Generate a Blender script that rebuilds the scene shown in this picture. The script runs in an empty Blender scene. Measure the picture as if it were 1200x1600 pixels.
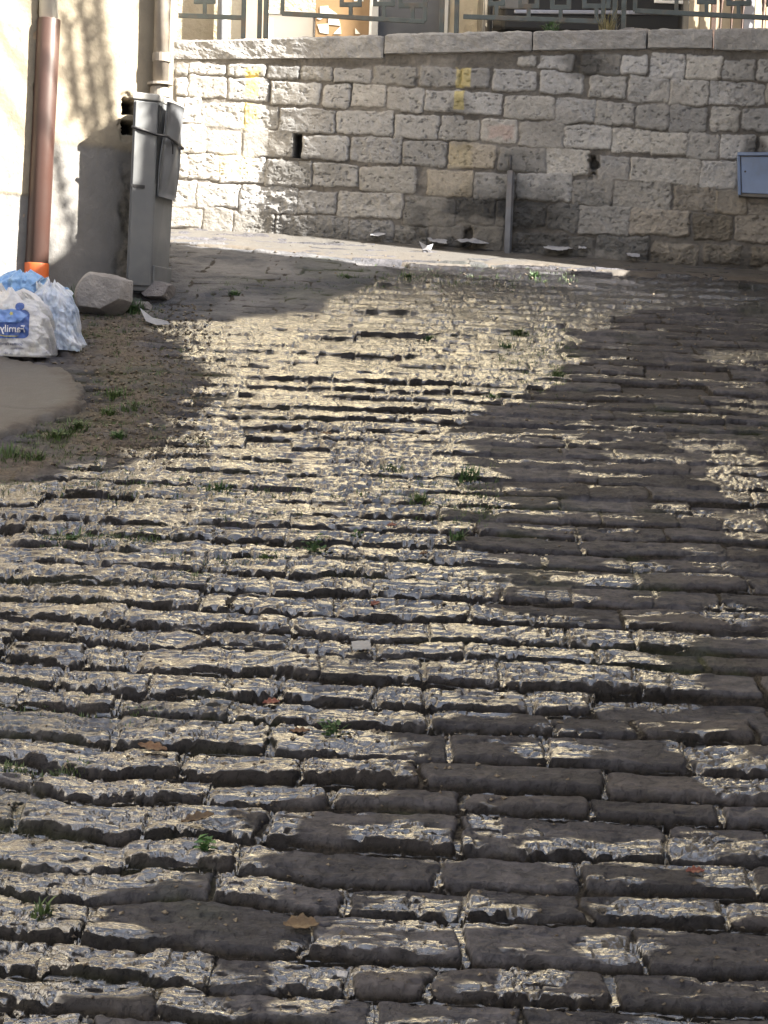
import bpy, math, random
import numpy as np
from mathutils import Vector, Matrix, Quaternion
from mathutils.bvhtree import BVHTree

# ------------------------------------------------------------------ camera
FPX = 2600.0; PITCH = math.atan(240 / 2600); ROLL = math.radians(2.0); S = 0.273
CAM = np.array([0, 0, 2.0])
FW = np.array([0, math.cos(PITCH), -math.sin(PITCH)])
_U0 = np.array([0, math.sin(PITCH), math.cos(PITCH)]); _R0 = np.array([1.0, 0, 0])
RT = _R0 * math.cos(ROLL) + _U0 * math.sin(ROLL)
UP = _U0 * math.cos(ROLL) - _R0 * math.sin(ROLL)
scene = bpy.context.scene
cam_d = bpy.data.cameras.new('camera'); cam = bpy.data.objects.new('camera', cam_d)
scene.collection.objects.link(cam); scene.camera = cam
cam_d.sensor_fit = 'VERTICAL'; cam_d.sensor_height = 36; cam_d.sensor_width = 27
cam_d.lens = FPX / 1600 * 36; cam_d.clip_start = 0.05; cam_d.clip_end = 3000
_m = Matrix(((RT[0], UP[0], -FW[0], CAM[0]), (RT[1], UP[1], -FW[1], CAM[1]), (RT[2], UP[2], -FW[2], CAM[2]), (0, 0, 0, 1)))
cam.matrix_world = _m
scene.render.resolution_x = 768; scene.render.resolution_y = 1024

# ------------------------------------------------------------------ light
SUN_EL = math.radians(40); SUN_D = math.radians(18.6)      # towards +x, slightly towards the camera
sun_dir = Vector((math.cos(SUN_D) * math.cos(SUN_EL), -math.sin(SUN_D) * math.cos(SUN_EL), math.sin(SUN_EL)))
sl = bpy.data.lights.new('sun', 'SUN'); sl.energy = 5.0; sl.angle = math.radians(0.55); sl.color = (1.0, 0.93, 0.81)
so = bpy.data.objects.new('sun', sl); scene.collection.objects.link(so)
so.rotation_mode = 'QUATERNION'; so.rotation_quaternion = sun_dir.to_track_quat('Z', 'Y')
world = bpy.data.worlds.new('World'); scene.world = world; world.use_nodes = True
wn = world.node_tree; bg = wn.nodes['Background']
sky = wn.nodes.new('ShaderNodeTexSky'); sky.sky_type = 'NISHITA'; sky.sun_disc = False
sky.sun_elevation = SUN_EL; sky.sun_rotation = math.radians(90) + SUN_D
sky.air_density = 1.0; sky.dust_density = 4.0; sky.ozone_density = 1.0
hs_ = wn.nodes.new('ShaderNodeHueSaturation'); hs_.inputs['Saturation'].default_value = 0.58
wn.links.new(sky.outputs[0], hs_.inputs['Color']); wn.links.new(hs_.outputs[0], bg.inputs[0]); bg.inputs[1].default_value = 0.05
vs = scene.view_settings; vs.view_transform = 'Standard'; vs.look = 'None'; vs.gamma = 1; vs.use_curve_mapping = False
vs.exposure = 2.9

# ------------------------------------------------------------------ geometry helpers
def ray(px, py): return FW * FPX + RT * (px - 600) - UP * (py - 800)
def gnd(px, py, off=0.0):
    d = ray(px, py); t = (-2.0 + off) / (d[2] - S * d[1]); return CAM + t * d
def aty(px, py, y):
    d = ray(px, py); return CAM + d * (y / d[1])
def onplane(px, py, p0, n):
    d = ray(px, py); p0 = np.array(p0); n = np.array(n); return CAM + d * (np.dot(p0 - CAM, n) / np.dot(d, n))

def _hash(i, j, seed):
    n = (i * 374761393 + j * 668265263 + seed * 362437) & 0xffffffff
    n = ((n ^ (n >> 13)) * 1274126177) & 0xffffffff
    n = ((n ^ (n >> 15)) * 2246822519) & 0xffffffff
    n = n ^ (n >> 16)
    return (n & 0xffffff) / float(0xffffff)
def vn(x, y, seed=0):
    x = np.asarray(x, dtype=np.float64); y = np.asarray(y, dtype=np.float64)
    xi = np.floor(x).astype(np.int64); yi = np.floor(y).astype(np.int64)
    u = x - xi; v = y - yi; u = u * u * u * (u * (u * 6 - 15) + 10); v = v * v * v * (v * (v * 6 - 15) + 10)
    a = _hash(xi, yi, seed); b = _hash(xi + 1, yi, seed); c = _hash(xi, yi + 1, seed); d = _hash(xi + 1, yi + 1, seed)
    return (a + (b - a) * u) * (1 - v) + (c + (d - c) * u) * v
def fbm(x, y, seed=0, octv=4, gain=0.5):
    s = 0; a = 1.0; t = 0; ca, sa = 0.8, 0.6
    for o in range(octv):
        s = s + a * vn(x, y, seed + o * 17); t += a; a *= gain
        x, y = (x * ca - y * sa) * 2.03 + 5.3, (x * sa + y * ca) * 2.03 + 1.7
    return s / t
def sst(a, b, x):
    t = np.clip((x - a) / (b - a), 0, 1); return t * t * (3 - 2 * t)
def poly_sd(x, y, poly):
    """signed distance, positive inside"""
    x = np.asarray(x); y = np.asarray(y)
    d = np.full(x.shape, 1e9); ins = np.zeros(x.shape, bool); n = len(poly)
    for i in range(n):
        ax, ay = poly[i][0], poly[i][1]; bx, by = poly[(i + 1) % n][0], poly[(i + 1) % n][1]
        ex, ey = bx - ax, by - ay; wx, wy = x - ax, y - ay
        t = np.clip((wx * ex + wy * ey) / (ex * ex + ey * ey + 1e-12), 0, 1)
        d = np.minimum(d, (wx - ex * t) ** 2 + (wy - ey * t) ** 2)
        c = ((ay <= y) & (by > y)) | ((ay > y) & (by <= y))
        xi = ax + (y - ay) / (ey if abs(ey) > 1e-12 else 1e-12) * ex
        ins ^= c & (x < xi)
    d = np.sqrt(d); return np.where(ins, d, -d)
def gpoly(pts): return [gnd(*p)[:2] for p in pts]

def mesh_np(name, co, faces, mat, parent=None, smooth=True, attrs=None, mats=None, fmat=None):
    me = bpy.data.meshes.new(name); co = np.asarray(co, dtype=np.float32).reshape(-1, 3)
    faces = np.asarray(faces, dtype=np.int32); k = faces.shape[1]; nf = len(faces)
    me.vertices.add(len(co)); me.vertices.foreach_set('co', co.ravel())
    me.loops.add(nf * k); me.loops.foreach_set('vertex_index', faces.ravel())
    me.polygons.add(nf); me.polygons.foreach_set('loop_start', np.arange(0, nf * k, k, dtype=np.int32))
    me.polygons.foreach_set('loop_total', np.full(nf, k, dtype=np.int32))
    me.update(calc_edges=True)
    me.polygons.foreach_set('use_smooth', np.full(nf, smooth, dtype=bool))
    for an, av in (attrs or {}).items():
        if np.ndim(av) == 1:
            me.attributes.new(an, 'FLOAT', 'POINT').data.foreach_set('value', np.asarray(av, dtype=np.float32))
        else:
            me.attributes.new(an, 'FLOAT_VECTOR', 'POINT').data.foreach_set('vector', np.asarray(av, dtype=np.float32).ravel())
    o = bpy.data.objects.new(name, me); scene.collection.objects.link(o)
    if mat: me.materials.append(mat)
    put(o, parent)
    return o
def put(o, parent):
    if parent is not None:
        o.parent = parent
        o.location = Vector(o.location) - world_loc(parent)
def world_loc(o):
    v = Vector((0, 0, 0))
    while o is not None: v += Vector(o.location); o = o.parent
    return v
def grid_faces(nr, nc):
    i = np.arange(nr - 1)[:, None] * nc + np.arange(nc - 1)[None, :]
    return np.stack([i, i + 1, i + nc + 1, i + nc], -1).reshape(-1, 4)

class GB:
    """collects shapes for one mesh"""
    def __init__(s): s.v = []; s.f = []
    def add(s, vs, fs):
        b = len(s.v); s.v += [tuple(map(float, p)) for p in vs]; s.f += [[b + i for i in f] for f in fs]; return s
    def box(s, x0, y0, z0, x1, y1, z1):
        return s.add([(x0, y0, z0), (x1, y0, z0), (x1, y1, z0), (x0, y1, z0), (x0, y0, z1), (x1, y0, z1), (x1, y1, z1), (x0, y1, z1)],
                     [(0, 3, 2, 1), (4, 5, 6, 7), (0, 1, 5, 4), (1, 2, 6, 5), (2, 3, 7, 6), (3, 0, 4, 7)])
    def bar(s, p0, p1, w, d, up=(0, -1, 0)):
        """rectangular bar from p0 to p1, w across, d along up"""
        p0 = Vector(p0); p1 = Vector(p1); a = (p1 - p0).normalized(); u = Vector(up); u = (u - a * u.dot(a)).normalized(); c = a.cross(u)
        q = []
        for p in (p0, p1):
            for sx, sy in ((-1, -1), (1, -1), (1, 1), (-1, 1)): q.append(p + c * (sx * w / 2) + u * (sy * d / 2))
        return s.add(q, [(0, 3, 2, 1), (4, 5, 6, 7), (0, 1, 5, 4), (1, 2, 6, 5), (2, 3, 7, 6), (3, 0, 4, 7)])
    def tube(s, pts, rad, n=12, cap=True):
        pts = [Vector(p) for p in pts]; rs = rad if isinstance(rad, (list, tuple)) else [rad] * len(pts)
        b = len(s.v); ref = Vector((0.31, 0.17, 0.93)); rings = []
        for i, p in enumerate(pts):
            a = (pts[min(i + 1, len(pts) - 1)] - pts[max(i - 1, 0)]).normalized()
            if abs(a.dot(ref)) > 0.95: ref = Vector((1, 0.1, 0.05))
            u = (ref - a * ref.dot(a)).normalized(); w = a.cross(u)
            for k in range(n):
                t = 2 * math.pi * k / n; s.v.append(tuple(p + (u * math.cos(t) + w * math.sin(t)) * rs[i]))
        for i in range(len(pts) - 1):
            for k in range(n):
                s.f.append([b + i * n + k, b + i * n + (k + 1) % n, b + (i + 1) * n + (k + 1) % n, b + (i + 1) * n + k])
        if cap:
            s.f.append([b + k for k in range(n)][::-1]); s.f.append([b + (len(pts) - 1) * n + k for k in range(n)])
        return s
    def prism(s, pts, off):
        """polygon pts (3-D) extruded by off"""
        n = len(pts); off = Vector(off); a = [Vector(p) for p in pts]
        return s.add(a + [p + off for p in a], [list(range(n))[::-1], list(range(n, 2 * n))] + [[i, (i + 1) % n, n + (i + 1) % n, n + i] for i in range(n)])
    def build(s, name, mat, parent=None, smooth=False, bevel=0, seg=2):
        me = bpy.data.meshes.new(name); me.from_pydata(s.v, [], s.f); me.update()
        if mat: me.materials.append(mat)
        o = bpy.data.objects.new(name, me); scene.collection.objects.link(o)
        if smooth: me.polygons.foreach_set('use_smooth', [True] * len(me.polygons))
        if bevel:
            m = o.modifiers.new('bevel', 'BEVEL'); m.width = bevel; m.segments = seg; m.limit_method = 'ANGLE'; m.angle_limit = math.radians(40)
        put(o, parent)
        return o
def tag(o, label=None, cat=None, group=None, kind=None):
    if label: o['label'] = label
    if cat: o['category'] = cat
    if group: o['group'] = group
    if kind: o['kind'] = kind
    return o
def thing(name, label, cat, loc=(0, 0, 0), group=None):
    o = bpy.data.objects.new(name, None); scene.collection.objects.link(o); o.location = loc; o.empty_display_size = 0.1
    return tag(o, label, cat, group)

# ------------------------------------------------------------------ material helpers
class NT:
    def __init__(s, name):
        s.m = bpy.data.materials.new(name); s.m.use_nodes = True; s.t = s.m.node_tree; s.b = s.t.nodes['Principled BSDF']
    def n(s, typ, **kw):
        nd = s.t.nodes.new(typ)
        for k, v in kw.items(): setattr(nd, k, v)
        return nd
    def l(s, a, b): s.t.links.new(a, b)
    def setin(s, sock, v):
        if isinstance(v, (int, float)): sock.default_value = v
        elif isinstance(v, tuple): sock.default_value = v if len(v) == len(sock.default_value) else v + (1,)
        else: s.l(v, sock)
    def coord(s, scale=(1, 1, 1), kind='Object'):
        c = s.n('ShaderNodeTexCoord'); mp = s.n('ShaderNodeMapping'); mp.inputs['Scale'].default_value = scale
        s.l(c.outputs[kind], mp.inputs[0]); return mp.outputs[0]
    def noise(s, vec, scale=5, detail=4, rough=0.55, dist=0.0):
        nd = s.n('ShaderNodeTexNoise'); nd.inputs['Scale'].default_value = scale; nd.inputs['Detail'].default_value = detail
        nd.inputs['Roughness'].default_value = rough; nd.inputs['Distortion'].default_value = dist
        if vec is not None: s.l(vec, nd.inputs['Vector'])
        return nd.outputs[0]
    def ramp(s, fac, lo, hi, a=0.0, b=1.0):
        nd = s.n('ShaderNodeMapRange'); nd.clamp = True
        s.setin(nd.inputs[0], fac); nd.inputs[1].default_value = lo; nd.inputs[2].default_value = hi
        nd.inputs[3].default_value = a; nd.inputs[4].default_value = b; return nd.outputs[0]
    def mix(s, fac, a, b, mode='MIX'):
        nd = s.n('ShaderNodeMix', data_type='RGBA', blend_type=mode)
        s.setin(nd.inputs[0], fac); s.setin(nd.inputs[6], a); s.setin(nd.inputs[7], b); return nd.outputs[2]
    def fm(s, op, a, b=0.0, c=0.0):
        nd = s.n('ShaderNodeMath', operation=op); s.setin(nd.inputs[0], a); s.setin(nd.inputs[1], b); s.setin(nd.inputs[2], c); return nd.outputs[0]
    def attr(s, name, vec=False):
        nd = s.n('ShaderNodeAttribute'); nd.attribute_name = name; return nd.outputs['Vector' if vec else 'Fac']
    def bump(s, h, dist=0.01, strength=1.0, prev=None):
        nd = s.n('ShaderNodeBump'); nd.inputs['Distance'].default_value = dist; nd.inputs['Strength'].default_value = strength
        s.l(h, nd.inputs['Height'])
        if prev is not None: s.l(prev, nd.inputs['Normal'])
        return nd.outputs[0]
def surf(name, c1, c2=None, rough=0.7, scale=6, bump=0.002, metal=0.0, dirt=None, dirt_amt=0.3, spec=0.5, detail=5, coat=0.0, bscale=None):
    m = NT(name); v = m.coord(); c2 = c2 or tuple(x * 0.75 for x in c1)
    n1 = m.noise(v, scale, detail); col = m.mix(m.ramp(n1, 0.35, 0.65), c1, c2)
    if dirt:
        n2 = m.noise(v, scale * 0.45, 6, 0.65); col = m.mix(m.ramp(n2, 0.5, 0.68, 0, dirt_amt), col, dirt)
    m.l(col, m.b.inputs['Base Color'])
    m.l(m.ramp(n1, 0.3, 0.7, max(rough - 0.08, 0.02), min(rough + 0.08, 1)), m.b.inputs['Roughness'])
    m.b.inputs['Metallic'].default_value = metal; m.b.inputs['Specular IOR Level'].default_value = spec
    m.b.inputs['Coat Weight'].default_value = coat
    if bump: m.l(m.bump(m.noise(v, bscale or scale * 6, 6, 0.6), bump), m.b.inputs['Normal'])
    return m.m

# ------------------------------------------------------------------ the cobbled street
WETPOLY = gpoly([(225, 505), (330, 495), (420, 488), (560, 432), (640, 420), (1260, 436), (1260, 475), (1010, 492), (890, 520), (880, 590),
                 (770, 640), (700, 690), (780, 760), (700, 840), (770, 900), (790, 960), (1040, 1010), (1060, 1090), (860, 1150),
                 (740, 1168), (590, 1200), (560, 1250), (440, 1262), (450, 1330), (380, 1400), (240, 1440), (330, 1500), (420, 1640),
                 (-400, 1640), (-500, 800), (-60, 770), (170, 730), (300, 640), (330, 590)])
DIRTPOLY = gpoly([(60, 520), (200, 470), (262, 500), (300, 560), (330, 600), (260, 650), (200, 715), (100, 750), (-80, 790), (-300, 800), (-300, 700), (0, 697), (60, 675), (125, 640), (130, 612), (90, 588)])
SLABPOLY = gpoly([(245, 372), (560, 410), (640, 430), (520, 470), (500, 492), (330, 505), (215, 500), (150, 430)])
WETSPOTS = [(860, 1192, 62, 20, 1), (620, 1325, 80, 24, 1), (1170, 760, 50, 60, 1), (1160, 830, 34, 26, 1), (830, 1545, 60, 30, 1), (930, 912, 66, 10, 1),
            (700, 1440, 130, 26, 1), (900, 1345, 90, 20, 1), (1000, 890, 60, 10, .7), (1110, 1180, 70, 26, 1), (1150, 1230, 60, 40, 1),
            (1030, 1350, 120, 24, 1), (760, 1300, 26, 26, 1), (1150, 970, 50, 18, 1), (1060, 1440, 120, 30, .8), (960, 1500, 70, 24, 1),
            (880, 940, 70, 10, .7), (980, 1080, 120, 26, .9), (1100, 700, 60, 10, .7), (1150, 560, 70, 12, .6), (1180, 640, 60, 10, .6),
            (860, 1580, 120, 10, 1), (700, 1340, 60, 18, .8), (1140, 1400, 60, 50, .8), (480, 1540, 70, 60, .9), (1010, 720, 80, 7, .6)]
rng = np.random.RandomState(7)
def street_fields(X, Y):
    """stone heights and surface masks at points of the street, all in metres on the ground"""
    out = {}
    # courses
    lf_ = sst(0.25, -0.6, X / Y * 4)
    warp = 0.05 * (vn(X * 0.9 + 3, Y * 0.7, 5) - 0.5) + (0.022 + 0.04 * lf_) * (vn(X * 3.1, Y * 2.7, 9) - 0.5) + lf_ * 0.02 * (vn(X * 8, Y * 8, 10) - 0.5) + 0.010 * X
    yy = Y + warp
    rows = [1.2]
    while rows[-1] < 11: rows.append(rows[-1] + rng.uniform(0.092, 0.162))
    rows = np.array(rows); k = np.clip(np.searchsorted(rows, yy) - 1, 0, len(rows) - 2)
    t = yy - rows[k]; pitch = rows[k + 1] - rows[k]
    jl = np.zeros(X.shape); jr = np.zeros(X.shape); sid = np.zeros(X.shape, np.int64)
    for r in range(len(rows) - 1):
        js = [-7.0 - rng.uniform(0, .3)]
        while js[-1] < 7.5: js.append(js[-1] + float(np.clip(rng.normal(0.30, 0.09), 0.13, 0.50)))
        m = (k == r)
        if not m.any(): continue
        js = np.array(js); xs = X[m] + 0.012 * (vn(X[m] * 9, Y[m] * 14, 21) - 0.5) * 2
        i = np.clip(np.searchsorted(js, xs) - 1, 0, len(js) - 2)
        jl[m] = xs - js[i]; jr[m] = js[i + 1] - xs; sid[m] = i * 1009 + r
    h1 = _hash(sid, sid * 3 + 1, 3); h2 = _hash(sid, sid * 7 + 2, 4); h3 = _hash(sid, sid * 5 + 3, 5); h4 = _hash(sid, sid + 9, 6)
    edge = (0.013 + 0.014 * lf_) * (fbm(X * 16, Y * 24, 31, 3) - 0.5)
    nf = sst(5.6, 3.7, Y); rowh = _hash(k, k * 0 + 3, 8); gap = 0.0015 + 0.003 * h4 + 0.0035 * nf
    dx = np.minimum(jl, jr) - gap + edge * 1.3; dy = np.minimum(t - gap * (0.6 + h3), pitch - t - gap * 0.7) + edge
    rr = 0.007 + 0.014 * h2 * h2
    D = rr - np.sqrt(np.maximum(rr - dx, 0) ** 2 + np.maximum(rr - dy, 0) ** 2)
    prof = np.where(D > 0, 1 - np.exp(-D / 0.0035), 0.0)
    fill = 0.8 * sst(0.50, 0.63, fbm(X * 2.6, Y * 5.5, 33, 4)) * (1 - 0.75 * nf) * (1 - 0.6 * sst(-0.06, 0.06, poly_sd(X, Y, SLABPOLY))); prof = np.maximum(prof, fill * (0.6 + 0.6 * vn(X * 20, Y * 20, 35)).clip(0, 1))
    dome = np.where(D > 0, 1 - np.exp(-D / 0.03), 0.0)
    dirt = 0.85 * sst(-0.06, 0.22, poly_sd(X, Y, DIRTPOLY) + 0.5 * (fbm(X * 3, Y * 3, 41) - 0.5))
    slab = sst(-0.06, 0.06, poly_sd(X, Y, SLABPOLY) + 0.15 * (fbm(X * 3, Y * 3, 44) - 0.5))
    tilt = (0.045 + 0.06 * h1 + 0.055 * nf + 0.10 * (rowh > 0.84) * vn(X * 1.5, Y * 0 + 2, 48)) * (1 - 0.6 * slab)
    big = 0.018 * (vn(X * 1.7, Y * 1.7, 51) - 0.5)
    lump = (0.012 + 0.012 * lf_) * (fbm(X * 9, Y * 17, 55, 4, 0.55) - 0.5) + 0.0036 * (fbm(X * 38, Y * 75, 59, 3, 0.6) - 0.5)
    pit = -0.005 * sst(0.62, 0.78, vn(X * 22, Y * 40, 63)) * sst(0.4, 0.6, vn(X * 5, Y * 5, 64))
    joint = 0.006 * (fbm(X * 30, Y * 30, 71, 3) - 0.5) + (0.006 + 0.002 * nf) * np.where(np.minimum(jl, jr) < np.minimum(t, pitch - t), 1, 0)
    hs = (0.0075 + 0.008 * nf) * prof + 0.002 * dome + (0.005 + 0.004 * nf) * (h3 - 0.5) + tilt * (pitch - t) * prof + (lump + pit) * prof + (0.35 * tilt * (pitch - t) + joint) * (1 - prof)
    hs += (h2 - 0.5) * 0.05 * (jl - jr) * 0.5 * prof
    missing = (h4 > 0.955) & (Y > 3.2)
    hs = np.where(missing, hs * 0.35 - 0.008, hs)
    hd = 0.008 + 0.012 * (fbm(X * 6, Y * 8, 81, 5, 0.6) - 0.5) + 0.006 * sst(0.6, 0.8, vn(X * 30, Y * 30, 83)) + (0.15 + 0.6 * sst(0.42, 0.6, fbm(X * 2.4, Y * 2.4, 85, 3))) * hs
    hl = 0.010 + 0.7 * hs + 0.020 * (fbm(X * 5, Y * 11, 91, 4) - 0.5)
    h = hs * (1 - dirt) + hd * dirt; h = h * (1 - slab) + hl * slab
    gr = np.gradient(h, axis=0) / np.gradient(Y, axis=0)
    riser = sst(0.35, 0.9, gr)
    # wet area
    w = poly_sd(X, Y, WETPOLY) + 0.16 * (h1 - 0.5) + 0.30 * (fbm(X * 2.3, Y * 6.5, 101, 5, 0.6) - 0.5) + 0.05 * (fbm(X * 14, Y * 30, 103, 3) - 0.5)
    wet = sst(-0.03, 0.035, w)
    wet *= 1 - 0.35 * sst(0.60, 0.72, fbm(X * 2.1 + 7, Y * 4.5, 107, 4)) * sst(0.5, 0.9, X * -0.0 + 1) * (1 - sst(4.2, 5.5, Y) * 0.8)
    for px, py, ax, ay, a in WETSPOTS:
        c = gnd(px, py); sx = np.linalg.norm(gnd(px + ax, py) - c); sy = np.linalg.norm(gnd(px, py + ay) - c)
        q = ((X - c[0]) / sx) ** 2 + ((Y - c[1]) / sy) ** 2
        wet = np.maximum(wet, a * sst(1.5, 0.6, q + 1.5 * (fbm(X * 12, Y * 26, 111, 3) - 0.5)))
    jw = (1 - prof) * sst(0.42, 0.58, fbm(X * 2.2, Y * 2.2, 115, 3)) * (1 - dirt) * (1 - slab)
    wet = np.maximum(wet, jw * 0.95 * sst(7.2, 5.6, Y))
    wet = np.maximum(wet, 0.75 * sst(0.60, 0.70, fbm(X * 4, Y * 17, 117, 4, 0.6)) * (1 - slab) * (1 - dirt))
    wet *= (1 - 0.75 * dirt) * (1 - 0.9 * slab)
    # water flowing over the stones: ripples
    rip = fbm(X * 24 + 1.5 * vn(X * 12, Y * 12, 121), Y * 88 + 3 * vn(X * 9, Y * 9, 123), 125, 3, 0.6) - 0.5
    rip2 = fbm(X * 13, Y * 26, 127, 3, 0.55) - 0.5
    rip3 = 1 - 2 * np.abs(fbm(X * 10 + 2.5 * vn(X * 5, Y * 5, 141), Y * 48 + 2.5 * vn(X * 6, Y * 6, 143), 145, 3, 0.6) - 0.5)
    rip4 = 1 - 2 * np.abs(fbm(X * 26 + 2 * vn(X * 9, Y * 9, 151), Y * 120 + 2 * vn(X * 9, Y * 9, 153), 155, 2, 0.5) - 0.5)
    h = h - wet * (0.013 * (1 - 0.5 * sst(5.5, 7.5, Y)) * sst(0.80, 0.96, rip3) * (0.4 + 1.2 * vn(X * 4, Y * 4, 147)) + 0.003 * sst(0.80, 0.97, rip4) * sst(0.3, 0.6, vn(X * 7, Y * 9, 157)) * sst(8.0, 5.5, Y))
    damp_shade = wet.copy(); wet *= 1 - 0.85 * riser; far_ = sst(5.0, 7.5, Y)
    amp = 0.6 + 0.8 * vn(X * 3, Y * 3, 129)
    h = h + wet * (0.0035 * rip * amp + 0.007 * rip2) * (1 - 0.8 * far_)
    moss = 0.6 * sst(0.58, 0.72, fbm(X * 2.6, Y * 3.6, 131, 4)) * (0.25 + 0.75 * (1 - prof)) * sst(0.9, 0.2, wet * 0.5)
    tone = 0.55 + 0.65 * h1 + 0.25 * (fbm(X * 7, Y * 7, 133, 4) - 0.5)
    return h, wet, dirt, slab, prof, moss, tone, h2, damp_shade

NR, NC = 1560, 1180
qy = np.linspace(0, 1, NR); yi0, yi1 = 1 / 2.55, 1 / 10.4
Yr = 1 / (yi0 + (yi1 - yi0) * qy ** 1.0)
tt = np.linspace(-1.32, 1.42, NC); edge_t = np.sign(tt) * np.abs(tt) ** 1.0
Yg = np.repeat(Yr[:, None], NC, 1); Xg = edge_t[None, :] * Yg * (600 / FPX) * 1.0
Yg = Yg; shp = Xg.shape
hf, wet, dirt, slab, prof, moss, tone, hue, damp_shade = street_fields(Xg, Yg)
nz = math.sqrt(1 + S * S)
Zg = S * Yg + hf
_street_h = (Xg, Yg, hf)
def gz(x, y):
    """street surface height under a point"""
    r = int(np.clip(np.searchsorted(Yr, y), 0, NR - 1)); c = int(np.clip(np.searchsorted(Xg[r], x), 0, NC - 1))
    r0, r1, c0, c1 = max(r - 3, 0), min(r + 4, NR), max(c - 3, 0), min(c + 4, NC)
    return S * y + float(hf[r0:r1, c0:c1].mean())

m = NT('street_stone')
wv = m.attr('wet'); dv = m.attr('dirt'); sv = m.attr('slab'); pv = m.attr('stone'); mv = m.attr('moss'); tv = m.attr('tone'); hv = m.attr('hue')
v = m.coord(); vv = m.coord((15, 90, 34))
n1 = m.noise(v, 22, 6, 0.62); n2 = m.noise(v, 3.1, 5, 0.6); n3 = m.noise(v, 90, 3, 0.6)
stone = m.mix(m.ramp(n1, 0.3, 0.7), (0.028, 0.030, 0.038, 1), (0.092, 0.091, 0.099, 1))
stone = m.mix(m.ramp(hv, 0.55, 1.0, 0, 0.55), stone, (0.050, 0.046, 0.045, 1))
stone = m.mix(1.0, stone, m.mix(m.ramp(tv, 0.4, 1.3), (0.50, 0.51, 0.55, 1), (1.40, 1.38, 1.42, 1)), 'MULTIPLY')
stone = m.mix(m.ramp(m.noise(v, 13, 6, 0.7), 0.58, 0.70, 0, 0.55), stone, (0.095, 0.090, 0.085, 1)); stone = m.mix(m.ramp(n2, 0.50, 0.66, 0, 0.6), stone, (0.026, 0.026, 0.030, 1))
dirtc = m.mix(m.ramp(n3, 0.3, 0.7), (0.055, 0.045, 0.037, 1), (0.16, 0.13, 0.098, 1)); dirtc = m.mix(m.ramp(m.noise(v, 6, 5, .65), .46, .60), dirtc, (0.095, 0.088, 0.084, 1))
dirtc = m.mix(m.ramp(n1, 0.62, 0.72, 0, 0.8), dirtc, (0.26, 0.22, 0.16, 1))
jointc = m.mix(m.ramp(n3, 0.35, 0.65), (0.010, 0.009, 0.009, 1), (0.034, 0.029, 0.024, 1))
slabc = m.mix(m.ramp(n2, 0.4, 0.62), (0.056, 0.060, 0.072, 1), (0.130, 0.130, 0.138, 1))
c = m.mix(m.ramp(pv, 0.15, 0.6), jointc, stone)
c = m.mix(sv, c, m.mix(m.ramp(pv, 0.15, 0.6), jointc, slabc)); c = m.mix(dv, c, dirtc)
c = m.mix(m.fm('MULTIPLY', mv, 0.8), c, m.mix(n3, (0.018, 0.030, 0.010, 1), (0.05, 0.068, 0.022, 1)))
c = m.mix(m.attr('damp_shade'), c, m.mix(1.0, c, (0.36, 0.35, 0.34, 1), 'MULTIPLY'))  # wet stone tone; on the risers it also paints in their shade
m.l(c, m.b.inputs['Base Color'])
m.l(m.fm('ADD', m.ramp(wv, 0.15, 0.75, 0.80, 0.17), m.ramp(n1, 0.3, 0.7, -0.03, 0.05)), m.b.inputs['Roughness'])
m.l(m.ramp(wv, 0.2, 0.8, 0.22, 0.7), m.b.inputs['Specular IOR Level'])
m.l(m.ramp(wv, 0.35, 0.85), m.b.inputs['Coat Weight']); m.b.inputs['Coat Roughness'].default_value = 0.14; m.b.inputs['Coat IOR'].default_value = 2.1
n5 = m.noise(v, 60, 5, 0.65); b1 = m.bump(m.fm('ADD', n1, m.fm('MULTIPLY', m.ramp(n5, 0.30, 0.52), 0.8)), 0.0045, 1.0); b1.node.inputs['Strength'].default_value = 1.0; m.l(m.ramp(wv, 0.1, 0.8, 1.0, 0.25), b1.node.inputs['Strength']); rp = m.noise(vv, 1.9, 3, 0.5, 0.9)
b2 = m.bump(m.fm('MULTIPLY', rp, m.ramp(wv, 0.1, 0.8, 0.2, 1.0)), 0.0032, 1.0, b1)
m.l(b2, m.b.inputs['Normal'])
m.l(b2, m.b.inputs['Coat Normal'])
STREET = m.m
A = {'wet': wet.ravel(), 'dirt': dirt.ravel(), 'slab': slab.ravel(), 'stone': prof.ravel(), 'moss': moss.ravel(), 'tone': tone.ravel(), 'hue': hue.ravel(), 'damp_shade': damp_shade.ravel()}
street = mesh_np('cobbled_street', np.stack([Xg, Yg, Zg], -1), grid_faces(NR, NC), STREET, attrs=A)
tag(street, kind='structure')

# wider ground sheet under and round it, reaching far away
COARSE = surf('far_paving', (0.10, 0.095, 0.09), (0.06, 0.056, 0.055), 0.8, 3, 0.01, dirt=(0.05, 0.045, 0.03))
gy = np.concatenate([np.linspace(-400, -40, 8), np.linspace(-30, 9.0, 30)]); gx = np.concatenate([np.linspace(-400, -12, 8), np.linspace(-9, 9, 16), np.linspace(12, 400, 8)])
GX, GY = np.meshgrid(gx, gy); GZ = np.where(GY > -30, S * GY, S * -30 + 0.02 * (GY + 30)) - 0.05
GZ = np.where(np.abs(GX) > 12, GZ, GZ)
tag(mesh_np('ground', np.stack([GX, GY, GZ], -1), grid_faces(*GX.shape), COARSE), kind='structure')

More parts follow.
